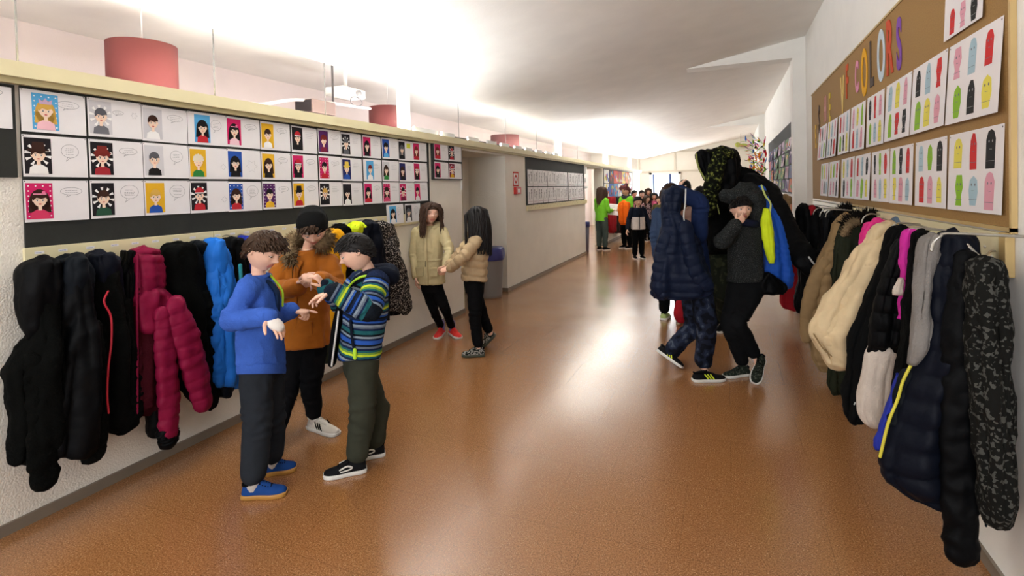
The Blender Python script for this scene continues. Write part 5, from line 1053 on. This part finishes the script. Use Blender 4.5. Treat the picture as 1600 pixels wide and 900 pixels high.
V, Fc = ringloft([(L(0, -.14, .10), r, .84*hh, 1.0*hh), (L(0, -.15, .26), r, .90*hh, 1.06*hh), (L(0, -.16, .48), r, .88*hh, 1.04*hh), (L(0, -.16, .52), r, .80*hh, .96*hh)], 88, 16)
th = np.arange(len(V)) % 88; V = V+norm(f)*0; cc_ = L(0, -.14, .3); N_ = V-cc_; N_ -= np.outer(N_@u, u); N_ /= np.linalg.norm(N_, axis=1)[:, None]+1e-9; V = V+N_*(.003*np.sin(th*2*PI/88*44))[:, None]
obj('turn_up', V, Fc, BEA, bn)
o = obj('woven_label', *box(-.016, .016, -.002, .002, -.012, .012), mat('label_grey', C8(150, 146, 140), .7), bn, smooth=False)
pc = L(.35, .87, .33); o.matrix_local = Matrix.Translation([0, 0, 0])
me = o.data; B3 = np.array([norm(r-f*.45), norm(f+r*.45), u])
for v in me.vertices:
    q = np.array(v.co)+ORG[bn.name]; v.co = (pc+q@B3)-ORG[bn.name]
nk = P['neck']; latp = norm(P['shR']-P['shL']); fp = norm(np.cross(latp, Z)); fp = fp if fp@(-FH) > 0 else -fp
obj('fur_collar', *fur([nk+latp*.125*math.cos(q)+fp*(.09*math.sin(q)-.0)+Z*(.055-.05*math.sin(q)) for q in np.linspace(-3.5, .4, 9)]+[nk+latp*.06+fp*.11-Z*.07], .042, 2200, .05, 6, .3), FURT, t)
obj('placket', *tube([nk+fp*.10-Z*.08, P['chest']+fp*.135, P['pel']*.5+P['chest']*.5+fp*.135, P['pel']+fp*.13], .016, 12, 24, flat=.35, ref=fp), ORP, t)
for q in (-1, 1):
    c = P['pel']*.8+P['chest']*.2+latp*.075*q+fp*.115; V, Fc = box(-.045, .045, -.008, .008, -.055, .045); V = np.array(V)@np.array([latp, fp, Z])+c; bev(obj('pocket', V, Fc, ORP, t, smooth=False), .006, 3)
obj('drawcord', *tube([nk+fp*.1-Z*.03+latp*.02, nk+fp*.14-Z*.12+latp*.03, nk+fp*.15-Z*.2+latp*.025], .003, 6, 12), K0, t)
cuff(t, P['wrR'], P['elR'], .046, RIB, .05); cuff(t, P['wrL'], P['elL'], .046, RIB, .05)
# ---------------------------------------------------------------- boy in the striped coat
n_, w_, t_, g_, b_, l_, k_, gr = C8(24, 36, 66), C8(132, 146, 158), C8(34, 92, 98), C8(110, 150, 60), C8(44, 86, 170), C8(190, 206, 50), C8(20, 26, 34), C8(96, 106, 122)
STR = bandstripes('striped_fleece', [n_, k_, b_, w_, n_, t_, l_, g_, t_, n_, gr, k_, b_, b_, n_, w_, k_, t_, t_, n_, gr, w_, n_, b_], .27)
OLT = cloth('olive_grey_trousers', C8(54, 56, 46), .9)
hL, tL = foot(572, 735, 506, 747); hR, tR = foot(601, 710, 552, 718)
P = px(head=(557, 393, 3.08), neck=(577, 426, 3.12), chest=(574, 458, 3.12), pel=(562, 555, 3.12), hem=(561, 562, 3.12), shL=(588, 441, 2.99), elL=(577, 484, 2.86), wrL=(520, 456, 2.82),
       shR=(562, 440, 3.26), elR=(538, 474, 3.22), wrR=(508, 448, 3.12), hipL=(568, 572, 3.06), hipR=(560, 572, 3.18), knL=(566, 645, 3.02), knR=(588, 640, 3.2))
P.update(heelR=hR, toeR=tR, heelL=hL, toeL=tL, face=vec(-1, -.4, .3), up=vec(-.38, 1, 0), hh=.108, handL=(vec(-.85, -.25, .1), vec(.1, -.9, .1), vec(-.2, .3, .9), 1, (.25, .5, .6, .5), .4),
         handR=(vec(-.5, .8, .2), vec(-.7, -.4, 0), vec(0, .2, 1), .95, (.5, .6, .7, .8), .5), hairmat=HBK, hair=dict(SHORT, len=.034, n=700, fringe=.03, side=0, sweep=.7, lift=.55, thick=.62), seed=8,
         topm=STR, topname='coat', legm=OLT, shoe=dict(upper=cloth('black_mesh', C8(18, 18, 20), .7), sole=RUB, lace=K0, swoosh=RUB), armr=(.072, .068, .052), tw=1.14, td=1.14, hemw=1.04, amp=.009, legr=(.092, .076, .066), gaze=(0, -.7))
t = person('boy in a striped blue and lime fleece coat, rightmost of the three', P); nk = P['neck']; ch = P['chest']; latp = norm(P['shR']-P['shL']); fp = -RH
HDB = cloth('navy_hood_lining', C8(20, 26, 40), .9, 'fleece')
obj('hood', *remesh(*join(tube([nk+RH*.02-FH*.10+Z*.0, nk+RH*.10-FH*.06+Z*.0, nk+RH*.13-Z*.03, nk+RH*.10+FH*.08, nk+RH*.0+FH*.11], [.035, .045, .05, .045, .035], 16, 24), tube([nk+RH*.02-FH*.10+Z*.0, nk-RH*.05-FH*.085-Z*.035, nk-RH*.10-FH*.03-Z*.09], [.034, .03, .02], 14, 12)), .008, 4), HDB, t)
obj('lime_piping', *tube([nk+RH*.15-FH*.02-Z*.05, nk+RH*.10-FH*.115-Z*.005, nk+RH*.0-FH*.14-Z*.0, nk-RH*.08-FH*.11-Z*.05, nk-RH*.125-FH*.04-Z*.12], .007, 8, 40), LIME, t)
obj('zip_edge', *tube([nk-RH*.11-FH*.03-Z*.08, ch-RH*.15-FH*.03-Z*.03, ch*.5+P['pel']*.5-RH*.135-FH*.075, P['pel']-RH*.148-FH*.06-Z*.04], .006, 8, 30), RUB, t)
obj('dark_front', *tube([nk-RH*.10-Z*.07, ch-RH*.14-Z*.03, ch*.5+P['pel']*.5-RH*.15-FH*.02, P['pel']-RH*.165-Z*.03], [.025, .04, .05, .04], 14, 24, flat=.6, ref=RH), K0, t)
obj('strap', *tube([ch*.5+P['pel']*.5-FH*.15-RH*.03+Z*.06, ch*.35+P['pel']*.65-FH*.162-RH*.01, ch*.2+P['pel']*.8-FH*.160+RH*.01], .008, 8, 16, flat=.5, ref=FH), HDB, t)
obj('strap_end', *tube([ch*.22+P['pel']*.78-FH*.165+RH*.01, ch*.1+P['pel']*.9-FH*.165+RH*.016], .011, 8, flat=.5, ref=FH), LIME, t)
cuff(t, P['wrL'], P['elL'], .046, HDB, .02); cuff(t, P['wrR'], P['elR'], .046, HDB, .02)
# ---------------------------------------------------------------- girls by the wall
KHA = cloth('khaki_parka', C8(196, 182, 142), .8, 'weave'); LEG = cloth('black_leggings', C8(12, 12, 14), .85); COR = cloth('coral_mesh', C8(226, 60, 56), .6); LAV = cloth('lavender_sock', C8(130, 120, 170), .9)
hR, tR = foot(692, 520, 677, 535); hL, tL = foot(704, 521, 722, 532)
P = px(head=(673, 333, 5.6), neck=(671, 352, 5.65), chest=(671, 374, 5.66), pel=(674, 436, 5.66), hem=(673, 443, 5.66), shR=(652, 362, 5.68), elR=(648, 396, 5.68), wrR=(650, 432, 5.6),
       shL=(690, 361, 5.62), elL=(702, 391, 5.52), wrL=(697, 415, 5.4), hipR=(668, 450, 5.66), hipL=(682, 450, 5.64), knR=(678, 485, 5.66), knL=(696, 484, 5.62))
P.update(heelR=hR, toeR=tR, heelL=hL, toeL=tL, face=vec(.4, -.05, .9), up=vec(.06, 1, 0), hh=.112, handR=(vec(.05, -1, .1), vec(1, 0, 0), vec(0, 0, 1), 1), handL=(vec(-.2, -.8, .3), vec(-.9, 0, 0), vec(0, 0, 1), 1, (.7, .8, .9, .9), .6),
         hairmat=HCH, hair=dict(kind='long', len=.27, n=360, wave=3.2, thick=1.5), seed=9, topm=KHA, topname='parka', legm=LEG, shoe=dict(upper=COR, sole=RUB, lace=COR), sock=LAV, armr=(.058, .052, .044), tw=1.0, td=1.05, hemw=1.08, vox=.006, gvox=.009, legr=(.07, .05, .038), down=False, gaze=(.4, 0), hipw=.95)
t = person('long haired girl in a khaki parka and coral shoes leaning by the wall', P); latp = norm(P['shR']-P['shL']); fp = norm(np.cross(latp, Z)); fp = fp if fp@(-FH) > 0 else -fp; nk = P['neck']; ch = P['chest']; pl = P['pel']
obj('placket', *tube([nk+fp*.07-Z*.02, ch+fp*.12, (ch+pl)/2+fp*.125, pl+fp*.125-Z*.03], .017, 12, 24, flat=.35, ref=fp), KHA, t)
obj('waist_cord', *belt(t, (ch*.5+pl*.5), latp, fp, .150, .118, KHA, 'waistband', .02).data.name and tube([(ch+pl)/2+fp*.14, (ch+pl)/2+fp*.15-Z*.06], .003, 6), K0, t)
for q in (-1, 1):
    c = pl*.75+ch*.25+latp*.08*q+fp*.118; V, Fc = box(-.042, .042, -.010, .010, -.06, .03); bev(obj('pocket', np.array(V)@np.array([latp, fp, Z])+c, Fc, KHA, t, smooth=False), .006, 3)
    V, Fc = box(-.046, .046, -.012, .012, -.012, .02); bev(obj('pocket_flap', np.array(V)@np.array([latp, fp, Z])+c+Z*.02+fp*.004, Fc, KHA, t, smooth=False), .005, 2)
obj('hood', *tube([nk+latp*.07+fp*.05-Z*.03, nk+latp*.10-fp*.03+Z*.0, nk-fp*.1+Z*.0, nk-latp*.10-fp*.03, nk-latp*.07+fp*.05-Z*.03], [.022, .034, .045, .034, .022], 16, 30), KHA, t)
PUF = cloth('beige_puffer', C8(182, 158, 124), .55, 'nylon'); FLW = mottled('flower_boot', [C8(30, 34, 30), C8(150, 146, 140), C8(52, 56, 48)], 60)
hL, tL = foot(757, 556, 722, 557); hR, tR = onD(775, 524, 5.32), onZ(757, 542, 0)
P = px(head=(746, 342, 5.16), neck=(747, 364, 5.2), chest=(744, 386, 5.2), pel=(741, 440, 5.2), hem=(740, 440, 5.2), shL=(745, 376, 5.06), elL=(722, 404, 4.98), wrL=(702, 420, 5.1), shR=(738, 374, 5.34), elR=(716, 400, 5.36), wrR=(699, 416, 5.34),
       hipL=(743, 450, 5.13), hipR=(739, 450, 5.25), knL=(742, 496, 5.06), knR=(753, 494, 5.28))
P.update(heelR=hR, toeR=tR, heelL=hL, toeL=tL, anR=onD(766, 520, 5.3), face=vec(-1, -.08, -.25), up=vec(0, 1, 0), hh=.115, handL=(vec(-.9, -.2, -.3), vec(0, -.6, -.6), vec(0, .7, -.3), .9, (.6, .7, .8, .9), .6), handR=(vec(-.9, -.2, -.1), vec(0, -.7, .3), vec(0, .7, 0), .9, (.6, .7, .8, .9), .6),
         hairmat=HBK, hair=dict(kind='long', len=.33, n=380, wave=1.6, thick=1.5), seed=11, topm=PUF, topname='puffer_jacket', legm=LEG, shoe=dict(upper=FLW, sole=mat('dark_olive_sole', C8(60, 64, 50), .6), lace=K0, w=1.1), armr=(.064, .058, .046), tw=1.1, td=1.15, hemw=1.06, vox=.006, gvox=.009, quilt=.075, qd=.016, legr=(.078, .056, .045), shoeupR=vec(-.35, .8, 0))
t = person('dark haired girl in a beige quilted puffer facing her friend', P); nk = P['neck']
obj('hood', *tube([nk-RH*.08-FH*.05-Z*.01, nk-RH*.02-FH*.1+Z*.01, nk+RH*.08-FH*.05, nk+RH*.08+FH*.06, nk-RH*.07+FH*.07], [.03, .04, .045, .04, .03], 18, 30, fold=lambda q, a: 1+.05*np.sin(q*30)), PUF, t)
# ---------------------------------------------------------------- boy under the navy jacket
CAM1 = mottled('navy_camouflage', [C8(16, 18, 26), C8(26, 31, 46), C8(36, 43, 62), C8(62, 70, 84)], 14); NVJ = cloth('navy_jacket', C8(20, 28, 48), .5, 'nylon'); NVS = cloth('navy_sleeve', C8(28, 42, 78), .8)
YST = mat('neon_stripe', C8(206, 220, 40), .5)
hR, tR = foot(1083, 596, 1137, 594); tL = onZ(1071, 580, 0); hL = onD(1027, 549, 4.72)
P = px(head=(1071, 322, 4.5), neck=(1078, 347, 4.52), chest=(1082, 374, 4.52), pel=(1088, 446, 4.5), hem=(1088, 440, 4.5), shR=(1092, 366, 4.38), elR=(1094, 316, 4.3), wrR=(1060, 300, 4.3), shL=(1072, 362, 4.66), elL=(1052, 330, 4.6), wrL=(1060, 302, 4.55),
       hipR=(1096, 456, 4.42), hipL=(1082, 456, 4.55), knR=(1104, 514, 4.34), knL=(1084, 510, 4.58))
P.update(heelR=hR, toeR=tR, heelL=hL, toeL=tL, anR=onD(1098, 572, 4.38), anL=onD(1046, 552, 4.66), face=vec(1, -.1, .1), up=vec(0, 1, 0), hh=.11, handR=(vec(-1, .1, .1), vec(0, -1, 0), vec(0, 0, 1)), handL=(vec(.2, .9, 0), vec(1, 0, 0), vec(0, 0, 1)), hairmat=HBR, hair=dict(SHORT, n=240), seed=12,
         topm=NVS, topname='sweatshirt', legm=CAM1, shoe=dict(upper=cloth('black_mesh2', C8(16, 16, 18), .7), sole=RUB, lace=K0, stripe=YST), armr=(.066, .068, .062), tw=1.0, td=1.0, vox=.006, gvox=.009, legr=(.092, .078, .066), legamp=.012, shoeupL=vec(.5, .8, 0))
t = person('boy in navy camouflage trousers pulling a quilted navy jacket over his head', P)
pl = lambda x, y: onD(x, y, 4.27)
obj('quilted_jacket', *blanket(pl, -FW, [(332, 1036, 1060), (352, 1035, 1074), (378, 1029, 1092), (405, 1023, 1100), (435, 1018, 1110), (455, 1017, 1113), (464, 1021, 1085), (466, 1028, 1050)], [.05, .12, .15, .15, .12, .06], 51, quilt=.075, qd=.10, folds=.3), NVJ, t)
obj('jacket_hood', *blanket(pl, -FW, [(293, 1046, 1060), (298, 1036, 1066), (312, 1033, 1063), (335, 1034, 1061), (356, 1034, 1068)], [.03, .10, .12, .10, .06], 52, quilt=.07, qd=.09, folds=.15), NVJ, t)
obj('jacket_sleeve', *px_sleeve(pl, -FW, [(1062, 352), (1068, 385), (1080, 420), (1094, 440)], [10, 12, 13, 11], .14, quilt=.07, seed=3), NVJ, t)
obj('jacket_sleeve', *px_sleeve(pl, -FW, [(1040, 370), (1032, 410), (1030, 450)], [12, 15, 14], .06, quilt=.07, seed=4), NVJ, t)
obj('zip', *tube([pl(x, y)-FW*.15 for x, y in [(1062, 296), (1061, 320), (1059, 336), (1062, 360)]], .006, 8, 20), WZ, t)
V, Fc = box(-.018, .018, -.003, .003, -.011, .011); obj('trouser_label', np.array(V)@np.array([RH, FH, Z])+onD(1083, 456, 4.36), Fc, RUB, t, smooth=False)
# ---------------------------------------------------------------- boy in the grey sweater
GSW = mottled('grey_heather', [C8(30, 32, 32), C8(44, 46, 46), C8(80, 82, 80)], 210, .95); BTR = cloth('black_trousers', C8(17, 18, 20), .85); OGS = mottled('olive_camo_shoe', [C8(34, 40, 34), C8(70, 74, 64)], 60)
hR, tR = foot(1170, 586, 1131, 590); tL = onZ(1178, 601, 0); hL = onD(1190, 562, 4.34)
P = px(head=(1158, 326, 4.42), neck=(1161, 350, 4.46), chest=(1164, 378, 4.46), pel=(1165, 440, 4.44), hem=(1165, 440, 4.44), shR=(1145, 364, 4.42), elR=(1128, 378, 4.24), wrR=(1150, 350, 4.14), shL=(1186, 358, 4.46), elL=(1182, 311, 4.42), wrL=(1140, 305, 4.44),
       hipR=(1153, 452, 4.44), hipL=(1176, 452, 4.42), knR=(1140, 508, 4.3), knL=(1153, 504, 4.26))
P.update(heelR=hR, toeR=tR, heelL=hL, toeL=tL, anR=onD(1161, 568, 4.42), anL=onD(1180, 556, 4.36), face=vec(-.08, -.02, 1), up=vec(0, 1, .0), hh=.108, handR=(vec(.75, .5, -.2), vec(0, .2, -1), vec(-.5, .8, 0), .95, (.3, .5, .6, .6), .5), handL=None, hairmat=HBK, hair=dict(SHORT, n=260, fringe=.14), seed=14,
         topm=GSW, topname='sweater', legm=BTR, shoe=dict(upper=OGS, sole=RUB, lace=K0), sock=cloth('pale_sock', C8(200, 186, 178), .9, 'knit'), armr=(.062, .064, .055), tw=1.02, td=1.05, hemw=1.05, vox=.005, gvox=.008, legr=(.096, .070, .055), legamp=.006, down=False, gaze=(-.1, 0), shoeupL=vec(-.15, .75, .6))
t = person('boy in a grey heather sweater with one arm over his head, hand at his mouth', P)
pl = lambda x, y: onD(x, y, 4.5)
j = obj('blue_jacket', *blanket(pl, -FW, [(292, 1186, 1192), (300, 1184, 1194), (320, 1186, 1202), (340, 1190, 1214), (370, 1192, 1224), (400, 1192, 1230), (425, 1188, 1236), (445, 1182, 1236), (456, 1184, 1222)], [.02, .05, .08, .1, .1, .07], 53, quilt=.05, qd=.12, folds=.3), BB if False else cloth('royal_blue_puffer', C8(34, 84, 180), .55, 'nylon'), t)
pl2 = lambda x, y: onD(x, y, 4.36)
obj('yellow_lining', *blanket(pl2, -FW, [(328, 1195, 1199), (345, 1191, 1204), (375, 1192, 1208), (396, 1196, 1209), (411, 1203, 1209)], [.02, .03, .03, .02], 54, nrow=30, folds=.2), FL, j)
obj('lime_piping', *tube([onD(x, y, 4.34) for x, y in [(1190, 290), (1196, 306), (1204, 318), (1203, 335), (1207, 360), (1209, 400)]], .008, 8, 30), cloth('pale_lime', C8(196, 206, 120), .6), j)
obj('black_hem', *blanket(pl2, -FW, [(428, 1196, 1204), (440, 1186, 1222), (450, 1184, 1230), (460, 1186, 1224)], .03, 55, nrow=20), K1, j)
obj('neck_scarf', *tube([P['neck']-RH*.07-FH*.04+Z*.02, P['neck']-FH*.10+Z*.015, P['neck']+RH*.08-FH*.05+Z*.0, P['neck']+RH*.08+FH*.04, P['neck']-RH*.07+FH*.04], [.03, .032, .035, .035, .03], 14, 26), cloth('dark_blue_scarf', C8(26, 30, 50), .9), t)
obj('raised_hood', *blanket(lambda x, y: onD(x, y, 4.5), -FW, [(295, 1144, 1186), (299, 1131, 1194), (306, 1126, 1197), (313, 1130, 1196), (319, 1140, 1194)], [.03, .09, .1, .07, .03], 56, nrow=30, folds=.15), GSW, t)
# ---------------------------------------------------------------- person under the big black coat
CAMG = mottled('green_camouflage', [C8(12, 14, 8), C8(20, 23, 13), C8(58, 64, 30), C8(120, 126, 58)], 34); DGR = mottled('dark_green_trousers', [C8(26, 30, 22), C8(44, 48, 34)], 18)
hR, tR = foot(1134, 512, 1122, 521); hL, tL = foot(1122, 506, 1112, 514)
P = px(head=(1128, 272, 5.62), neck=(1136, 294, 5.66), chest=(1142, 318, 5.68), pel=(1130, 400, 5.7), hem=(1130, 396, 5.7), shR=(1116, 308, 5.6), elR=(1106, 330, 5.4), wrR=(1108, 304, 5.3), shL=(1172, 296, 5.66), elL=(1214, 326, 5.5), wrL=(1240, 365, 5.35),
       hipR=(1122, 405, 5.72), hipL=(1138, 405, 5.68), knR=(1121, 455, 5.72), knL=(1131, 458, 5.65))
P.update(heelR=hL, toeR=tL, heelL=hR, toeL=tR, face=vec(-.8, -.3, .5), up=vec(0, 1, 0), hh=.118, hairmat=HBK, hair=dict(SHORT, n=150), facedetail=False, topm=K0, topname='coat', legm=DGR, shoe=dict(upper=K1, sole=RUB, lace=K0), armr=(.09, .085, .08), tw=1.15, td=1.1, vox=.009, gvox=.012, legr=(.095, .08, .068))
t = person('person hidden in a black hooded coat with flapping camouflage sleeve', P)
pl = lambda x, y: onD(x, y, 5.45)
hd = obj('hood', *blanket(pl, -FW, [(232, 1118, 1136), (235, 1104, 1145), (243, 1096, 1151), (260, 1098, 1153), (280, 1104, 1152), (302, 1112, 1150), (325, 1112, 1150)], [.04, .12, .16, .17, .15, .12], 57, folds=.25), K1, t)
obj('hood_camo_top', *blanket(lambda x, y: onD(x, y, 5.33), -FW, [(233, 1116, 1138), (237, 1108, 1144), (243, 1106, 1148), (248, 1112, 1146)], [.03, .07, .08, .04], 58, nrow=24), CAMG, hd)
V, Fc = ringloft([(onD(1104, 262, 5.4), norm(vec(.3, .9, 0)), .20, .01), (onD(1097, 264, 5.28), norm(vec(.3, .9, 0)), .16, .012), (onD(1092, 262, 5.2), norm(vec(.3, .9, 0)), .13, .008)], 24, 12)
pk = [(1088, 241), (1089, 252), (1093, 265), (1099, 276), (1104, 284)]
obj('hood_edge', *tube([onD(x, y, 5.22) for x, y in pk], .009, 8, 30), cloth('pale_green_edge', C8(150, 156, 90), .7), hd)
obj('hood_brim', *blanket(lambda x, y: onD(x, y, 5.3), -FW, [(240, 1088, 1110), (250, 1089, 1112), (264, 1093, 1112), (276, 1100, 1112), (284, 1105, 1112)], .05, 59, nrow=24), K1, hd)
obj('camo_sleeve', *px_sleeve(lambda x, y: onD(x, y, 5.2), -FW, [(1124, 246), (1119, 262), (1115, 280), (1111, 300), (1108, 322)], [11, 13, 13, 12, 11], 0, quilt=.07, flat=.9, qd=.22), CAMG, t)
obj('sleeve_cuff', *px_sleeve(lambda x, y: onD(x, y, 5.2), -FW, [(1108, 320), (1107, 330)], [9.5, 9], 0), CAMG, t)
obj('coat_sleeve', *px_sleeve(lambda x, y: (lambda d_: onD(x, y, d_))(5.35-.85*max(0, min(1, (x-1190)/70))), -FW, [(1172, 285), (1198, 302), (1216, 330), (1236, 372), (1258, 405), (1277, 424)], [15, 17, 15, 15, 15, 11], 0, seed=8), K1, t)
obj('coat_back', *blanket(lambda x, y: onD(x, y, 5.6), -FW, [(262, 1140, 1160), (268, 1120, 1176), (280, 1108, 1194), (300, 1104, 1208), (340, 1104, 1200), (380, 1108, 1160), (392, 1110, 1150)], [.05, .12, .15, .15, .12, .08], 60), K0, t)
obj('sleeve_zip', *tube([onD(x, y, 4.35) for x, y in [(1264, 402), (1270, 410), (1277, 417)]], .008, 8, 10), WZ, t)
obj('coat_zip', *tube([onD(x, y, 5.2) for x, y in [(1117, 313), (1121, 322), (1124, 334)]], .006, 8, 10), cloth('pale_green_edge', C8(150, 156, 90), .7), t)
# ---------------------------------------------------------------- background people
def standing(label, x, yf, d, H, facing, topm, legm, hairm, hairst, shoem, arms='down', vox=.012, seed=1, topname='jacket', lean=0, **kw):
    """a simple standing figure: feet at pixel x,yf on the floor (or at distance d)"""
    b = onZ(x, yf) if d is None else np.array([*onD(x, 300, d)[:2], 0]); s = H/1.42; f = norm(facing); r = norm(np.cross(f, Z)); p = lambda a, c, h: b+r*a*s+f*c*s+Z*h*s
    P = dict(head=p(0, .02+lean, 1.30), neck=p(0, 0+lean, 1.165), chest=p(0, 0, 1.05), pel=p(0, 0, .72), hem=p(0, 0, kw.pop('hemh', .66)), face=f, up=Z, hh=.112*s, shR=p(.135, 0, 1.12), shL=p(-.135, 0, 1.12), hipR=p(.07, 0, .70), hipL=p(-.07, 0, .70), knR=p(.08, .02, .40), knL=p(-.07, .0, .40),
             heelR=p(.085, -.06, 0), toeR=p(.10, .14, 0), heelL=p(-.075, -.06, 0), toeL=p(-.09, .14, 0), hairmat=hairm, hair=hairst, topm=topm, legm=legm, shoe=dict(upper=shoem, sole=RUB, lace=K0), vox=vox, gvox=vox, seed=seed, topname=topname, hs=1)
    A = {'down': ((.17, 0, .88), (.17, .05, .66), (0, .1, -1)), 'fwd': ((.17, .04, .88), (.10, .24, .88), (-.2, 1, .1)), 'out': ((.21, 0, .90), (.27, .06, .68), (.3, .3, -1))}[arms]
    for q, sg in (('R', 1), ('L', -1)):
        P['el'+q] = p(A[0][0]*sg, A[0][1], A[0][2]); P['wr'+q] = p(A[1][0]*sg, A[1][1], A[1][2]); dv = norm(r*A[2][0]*sg+f*A[2][1]+Z*A[2][2]); P['hand'+q] = (dv, -r*sg if arms != 'fwd' else -Z, f if arms != 'fwd' else -r*sg, 1.1)
    P.update(kw); return person(label, P), P, p
GRN_T = cloth('lime_green_shirt', C8(120, 196, 50), .8); GTR = cloth('grey_green_trousers', C8(70, 80, 74), .9)
LONG = dict(kind='long', len=.36, n=200, wave=1, thick=2.2)
t, P, p = standing('woman in a lime green shirt with long brown hair, seen from behind', 941, 391, None, 1.64, vec(.6, 0, -.5), GRN_T, GTR, HCH, LONG, K0, 'fwd', seed=21, topname='shirt', armr=(.055, .045, .035))
c = p(0, .34, .90)
bd = Sheet(c-RH*.15+Z*.16, RH*.97-Z*.1, vec(-.1, -.75, .5), .33, .34, PAPER); 
for k in range(5): bd.rect(.05, .06+.05*k, .2, .006, GREYINK, 1)
tag(bd.build('paper_board'), 'sheet of white paper held by the woman in green seen from behind', 'paper')
t, P, p = standing('woman with red hair in a lime green shirt and grey scarf', 980, 388, None, 1.66, vec(-.8, 0, .5), GRN_T, K0, HRD, dict(SHORT, len=.09, n=300, thick=1.6, lift=.6), K0, 'fwd', seed=22, topname='shirt')
s_ = 1.66/1.42
obj('grey_scarf', *tube([P['neck']+RH*.07*math.cos(q)*s_-FH*.06*math.sin(q)*s_+Z*(.0-.02*math.sin(q)) for q in np.linspace(0, 6.2, 14)], .042*s_, 12, 40), cloth('dark_grey_scarf', C8(64, 60, 68), .95, 'fleece'), t)
hb = obj('hair_bun', *ball(P['head']+Z*.13*s_-norm(P['face'])*.03, .045*s_, 14), HRD, t)
pl = lambda x, y: onD(x, y, 13.3)
t = root('orange_coat', 'bright orange coat carried by the red haired woman', 'coat', pl(975, 350)); obj('coat_body', *blanket(pl, -FW, [(315, 971, 979), (318, 967, 983), (330, 966, 984), (345, 968, 982), (351, 970, 978)], [.05, .12, .14, .1], 61, nrow=40), cloth('orange_cloth', C8(232, 104, 24), .8), t)
obj('sleeve', *px_sleeve(pl, -FW, [(970, 322), (969, 335), (971, 346)], [2.2, 2.5, 2], .1), MATS['orange_cloth'], t)
NVW = cloth('dark_navy_knit', C8(22, 28, 40), .9); 
t, P, p = standing('dark haired boy in a navy and white zip jacket walking towards the camera', 998, 404, None, 1.40, vec(.05, 0, 1), NVW, K0, HBK, dict(SHORT, len=.05, n=300, fringe=.1, lift=.6), K0, 'out', vox=.008, seed=23, armr=(.055, .05, .042))
obj('white_panel', *ringloft([(p(0, 0, .67), np.cross(norm(P['face']), Z), .153, .115), (p(0, 0, .72), np.cross(norm(P['face']), Z), .158, .12), (p(0, 0, .86), np.cross(norm(P['face']), Z), .151, .118), (p(0, 0, .95), np.cross(norm(P['face']), Z), .150, .114)], 40, 16), cloth('off_white_cloth', C8(214, 206, 200), .85), t)
obj('zip', *tube([p(0, .125, .68), p(0, .13, .85), p(0, .125, 1.02)], .006, 8, 12), K0, t)
BGJ = cloth('blue_grey_jacket', C8(56, 72, 100), .8)
t, P, p = standing('brown haired woman in a blue grey jacket and lime shoes behind the navy jacket boy', 1050, 500, None, 1.64, vec(.5, 0, -.8), BGJ, K0, HCH, dict(SHORT, len=.07, n=300, thick=1.5, low=.15), cloth('lime_shoe', C8(170, 190, 120), .7), 'down', vox=.009, seed=24, lean=-.02, armr=(.05, .045, .04))
obj('white_side_panel', *tube([P['neck']-Z*.12-RH*.05-FH*.12, P['pel']-FH*.13-RH*.06], .03, 12, 12, flat=.5, ref=FH), cloth('off_white_cloth', (.7, .66, .62), .85), t)
b = onZ(1064, 506); t = root('school_bag', 'dark red bag standing on the floor behind the camouflage trousers', 'bag', b)
V, Fc = remesh(*join(ball(b+Z*.13, (.08, .06, .125), 20), ball(b+Z*.24, (.055, .045, .05), 14)), .01, 3); obj('bag_body', crumple(V, Fc, .006, .07, 3), Fc, RC, t)
obj('bag_handle', *tube([b+Z*.27-RH*.03, b+Z*.32, b+Z*.27+RH*.03], .006, 8, 12), K0, t)
standing('adult with short black hair and olive jacket seen from behind, far back', 1070, None, 9.2, 1.72, vec(.1, 0, -1), cloth('olive_jacket', C8(70, 66, 44), .9), K0, HBK, dict(SHORT, len=.03, n=200), K0, seed=25)
standing('dark haired person half hidden behind the flapping camouflage sleeve', 1094, None, 8.2, 1.60, vec(.4, 0, -1), K1, K0, HBK, dict(SHORT, len=.05, n=160, low=.2), K0, seed=26)
for k, (x, d, H, tm, hm, lb, hs_) in enumerate([(1022, 16.5, 1.42, cloth('pink_coat', C8(206, 92, 130), .8), HBK, 'child in a pink coat in the crowd at the far end', LONG), (1010, 15.5, 1.36, mottled('flowered_coat', [C8(70, 50, 56), C8(176, 150, 150), C8(120, 60, 70)], 24), HCH, 'child in a flowered coat in the far crowd', LONG),
        (1002, 17.5, 1.5, K1, HBK, 'dark clothed child in the far crowd beside the flowered coat', dict(SHORT, n=120)), (1013, 18.5, 1.56, cloth('dusty_rose', C8(150, 90, 96), .8), HBR, 'taller child in dusty rose at the very back of the crowd', LONG), (990, 18.5, 1.5, cloth('wine_red', C8(130, 30, 44), .8), HBK, 'child in wine red beside the far wall coats', dict(SHORT, n=120)), (1030, 15, 1.34, cloth('moss', C8(90, 84, 50), .8), HBR, 'child in moss brown just right of the pink coat', dict(SHORT, n=120))]):
    standing(lb, x, None, d, H, vec([-.3, .4, .2, -.2, 1, -.6][k], 0, 1), tm, K0, hm, dict(hs_, n=110), K0, vox=.016, seed=30+k)
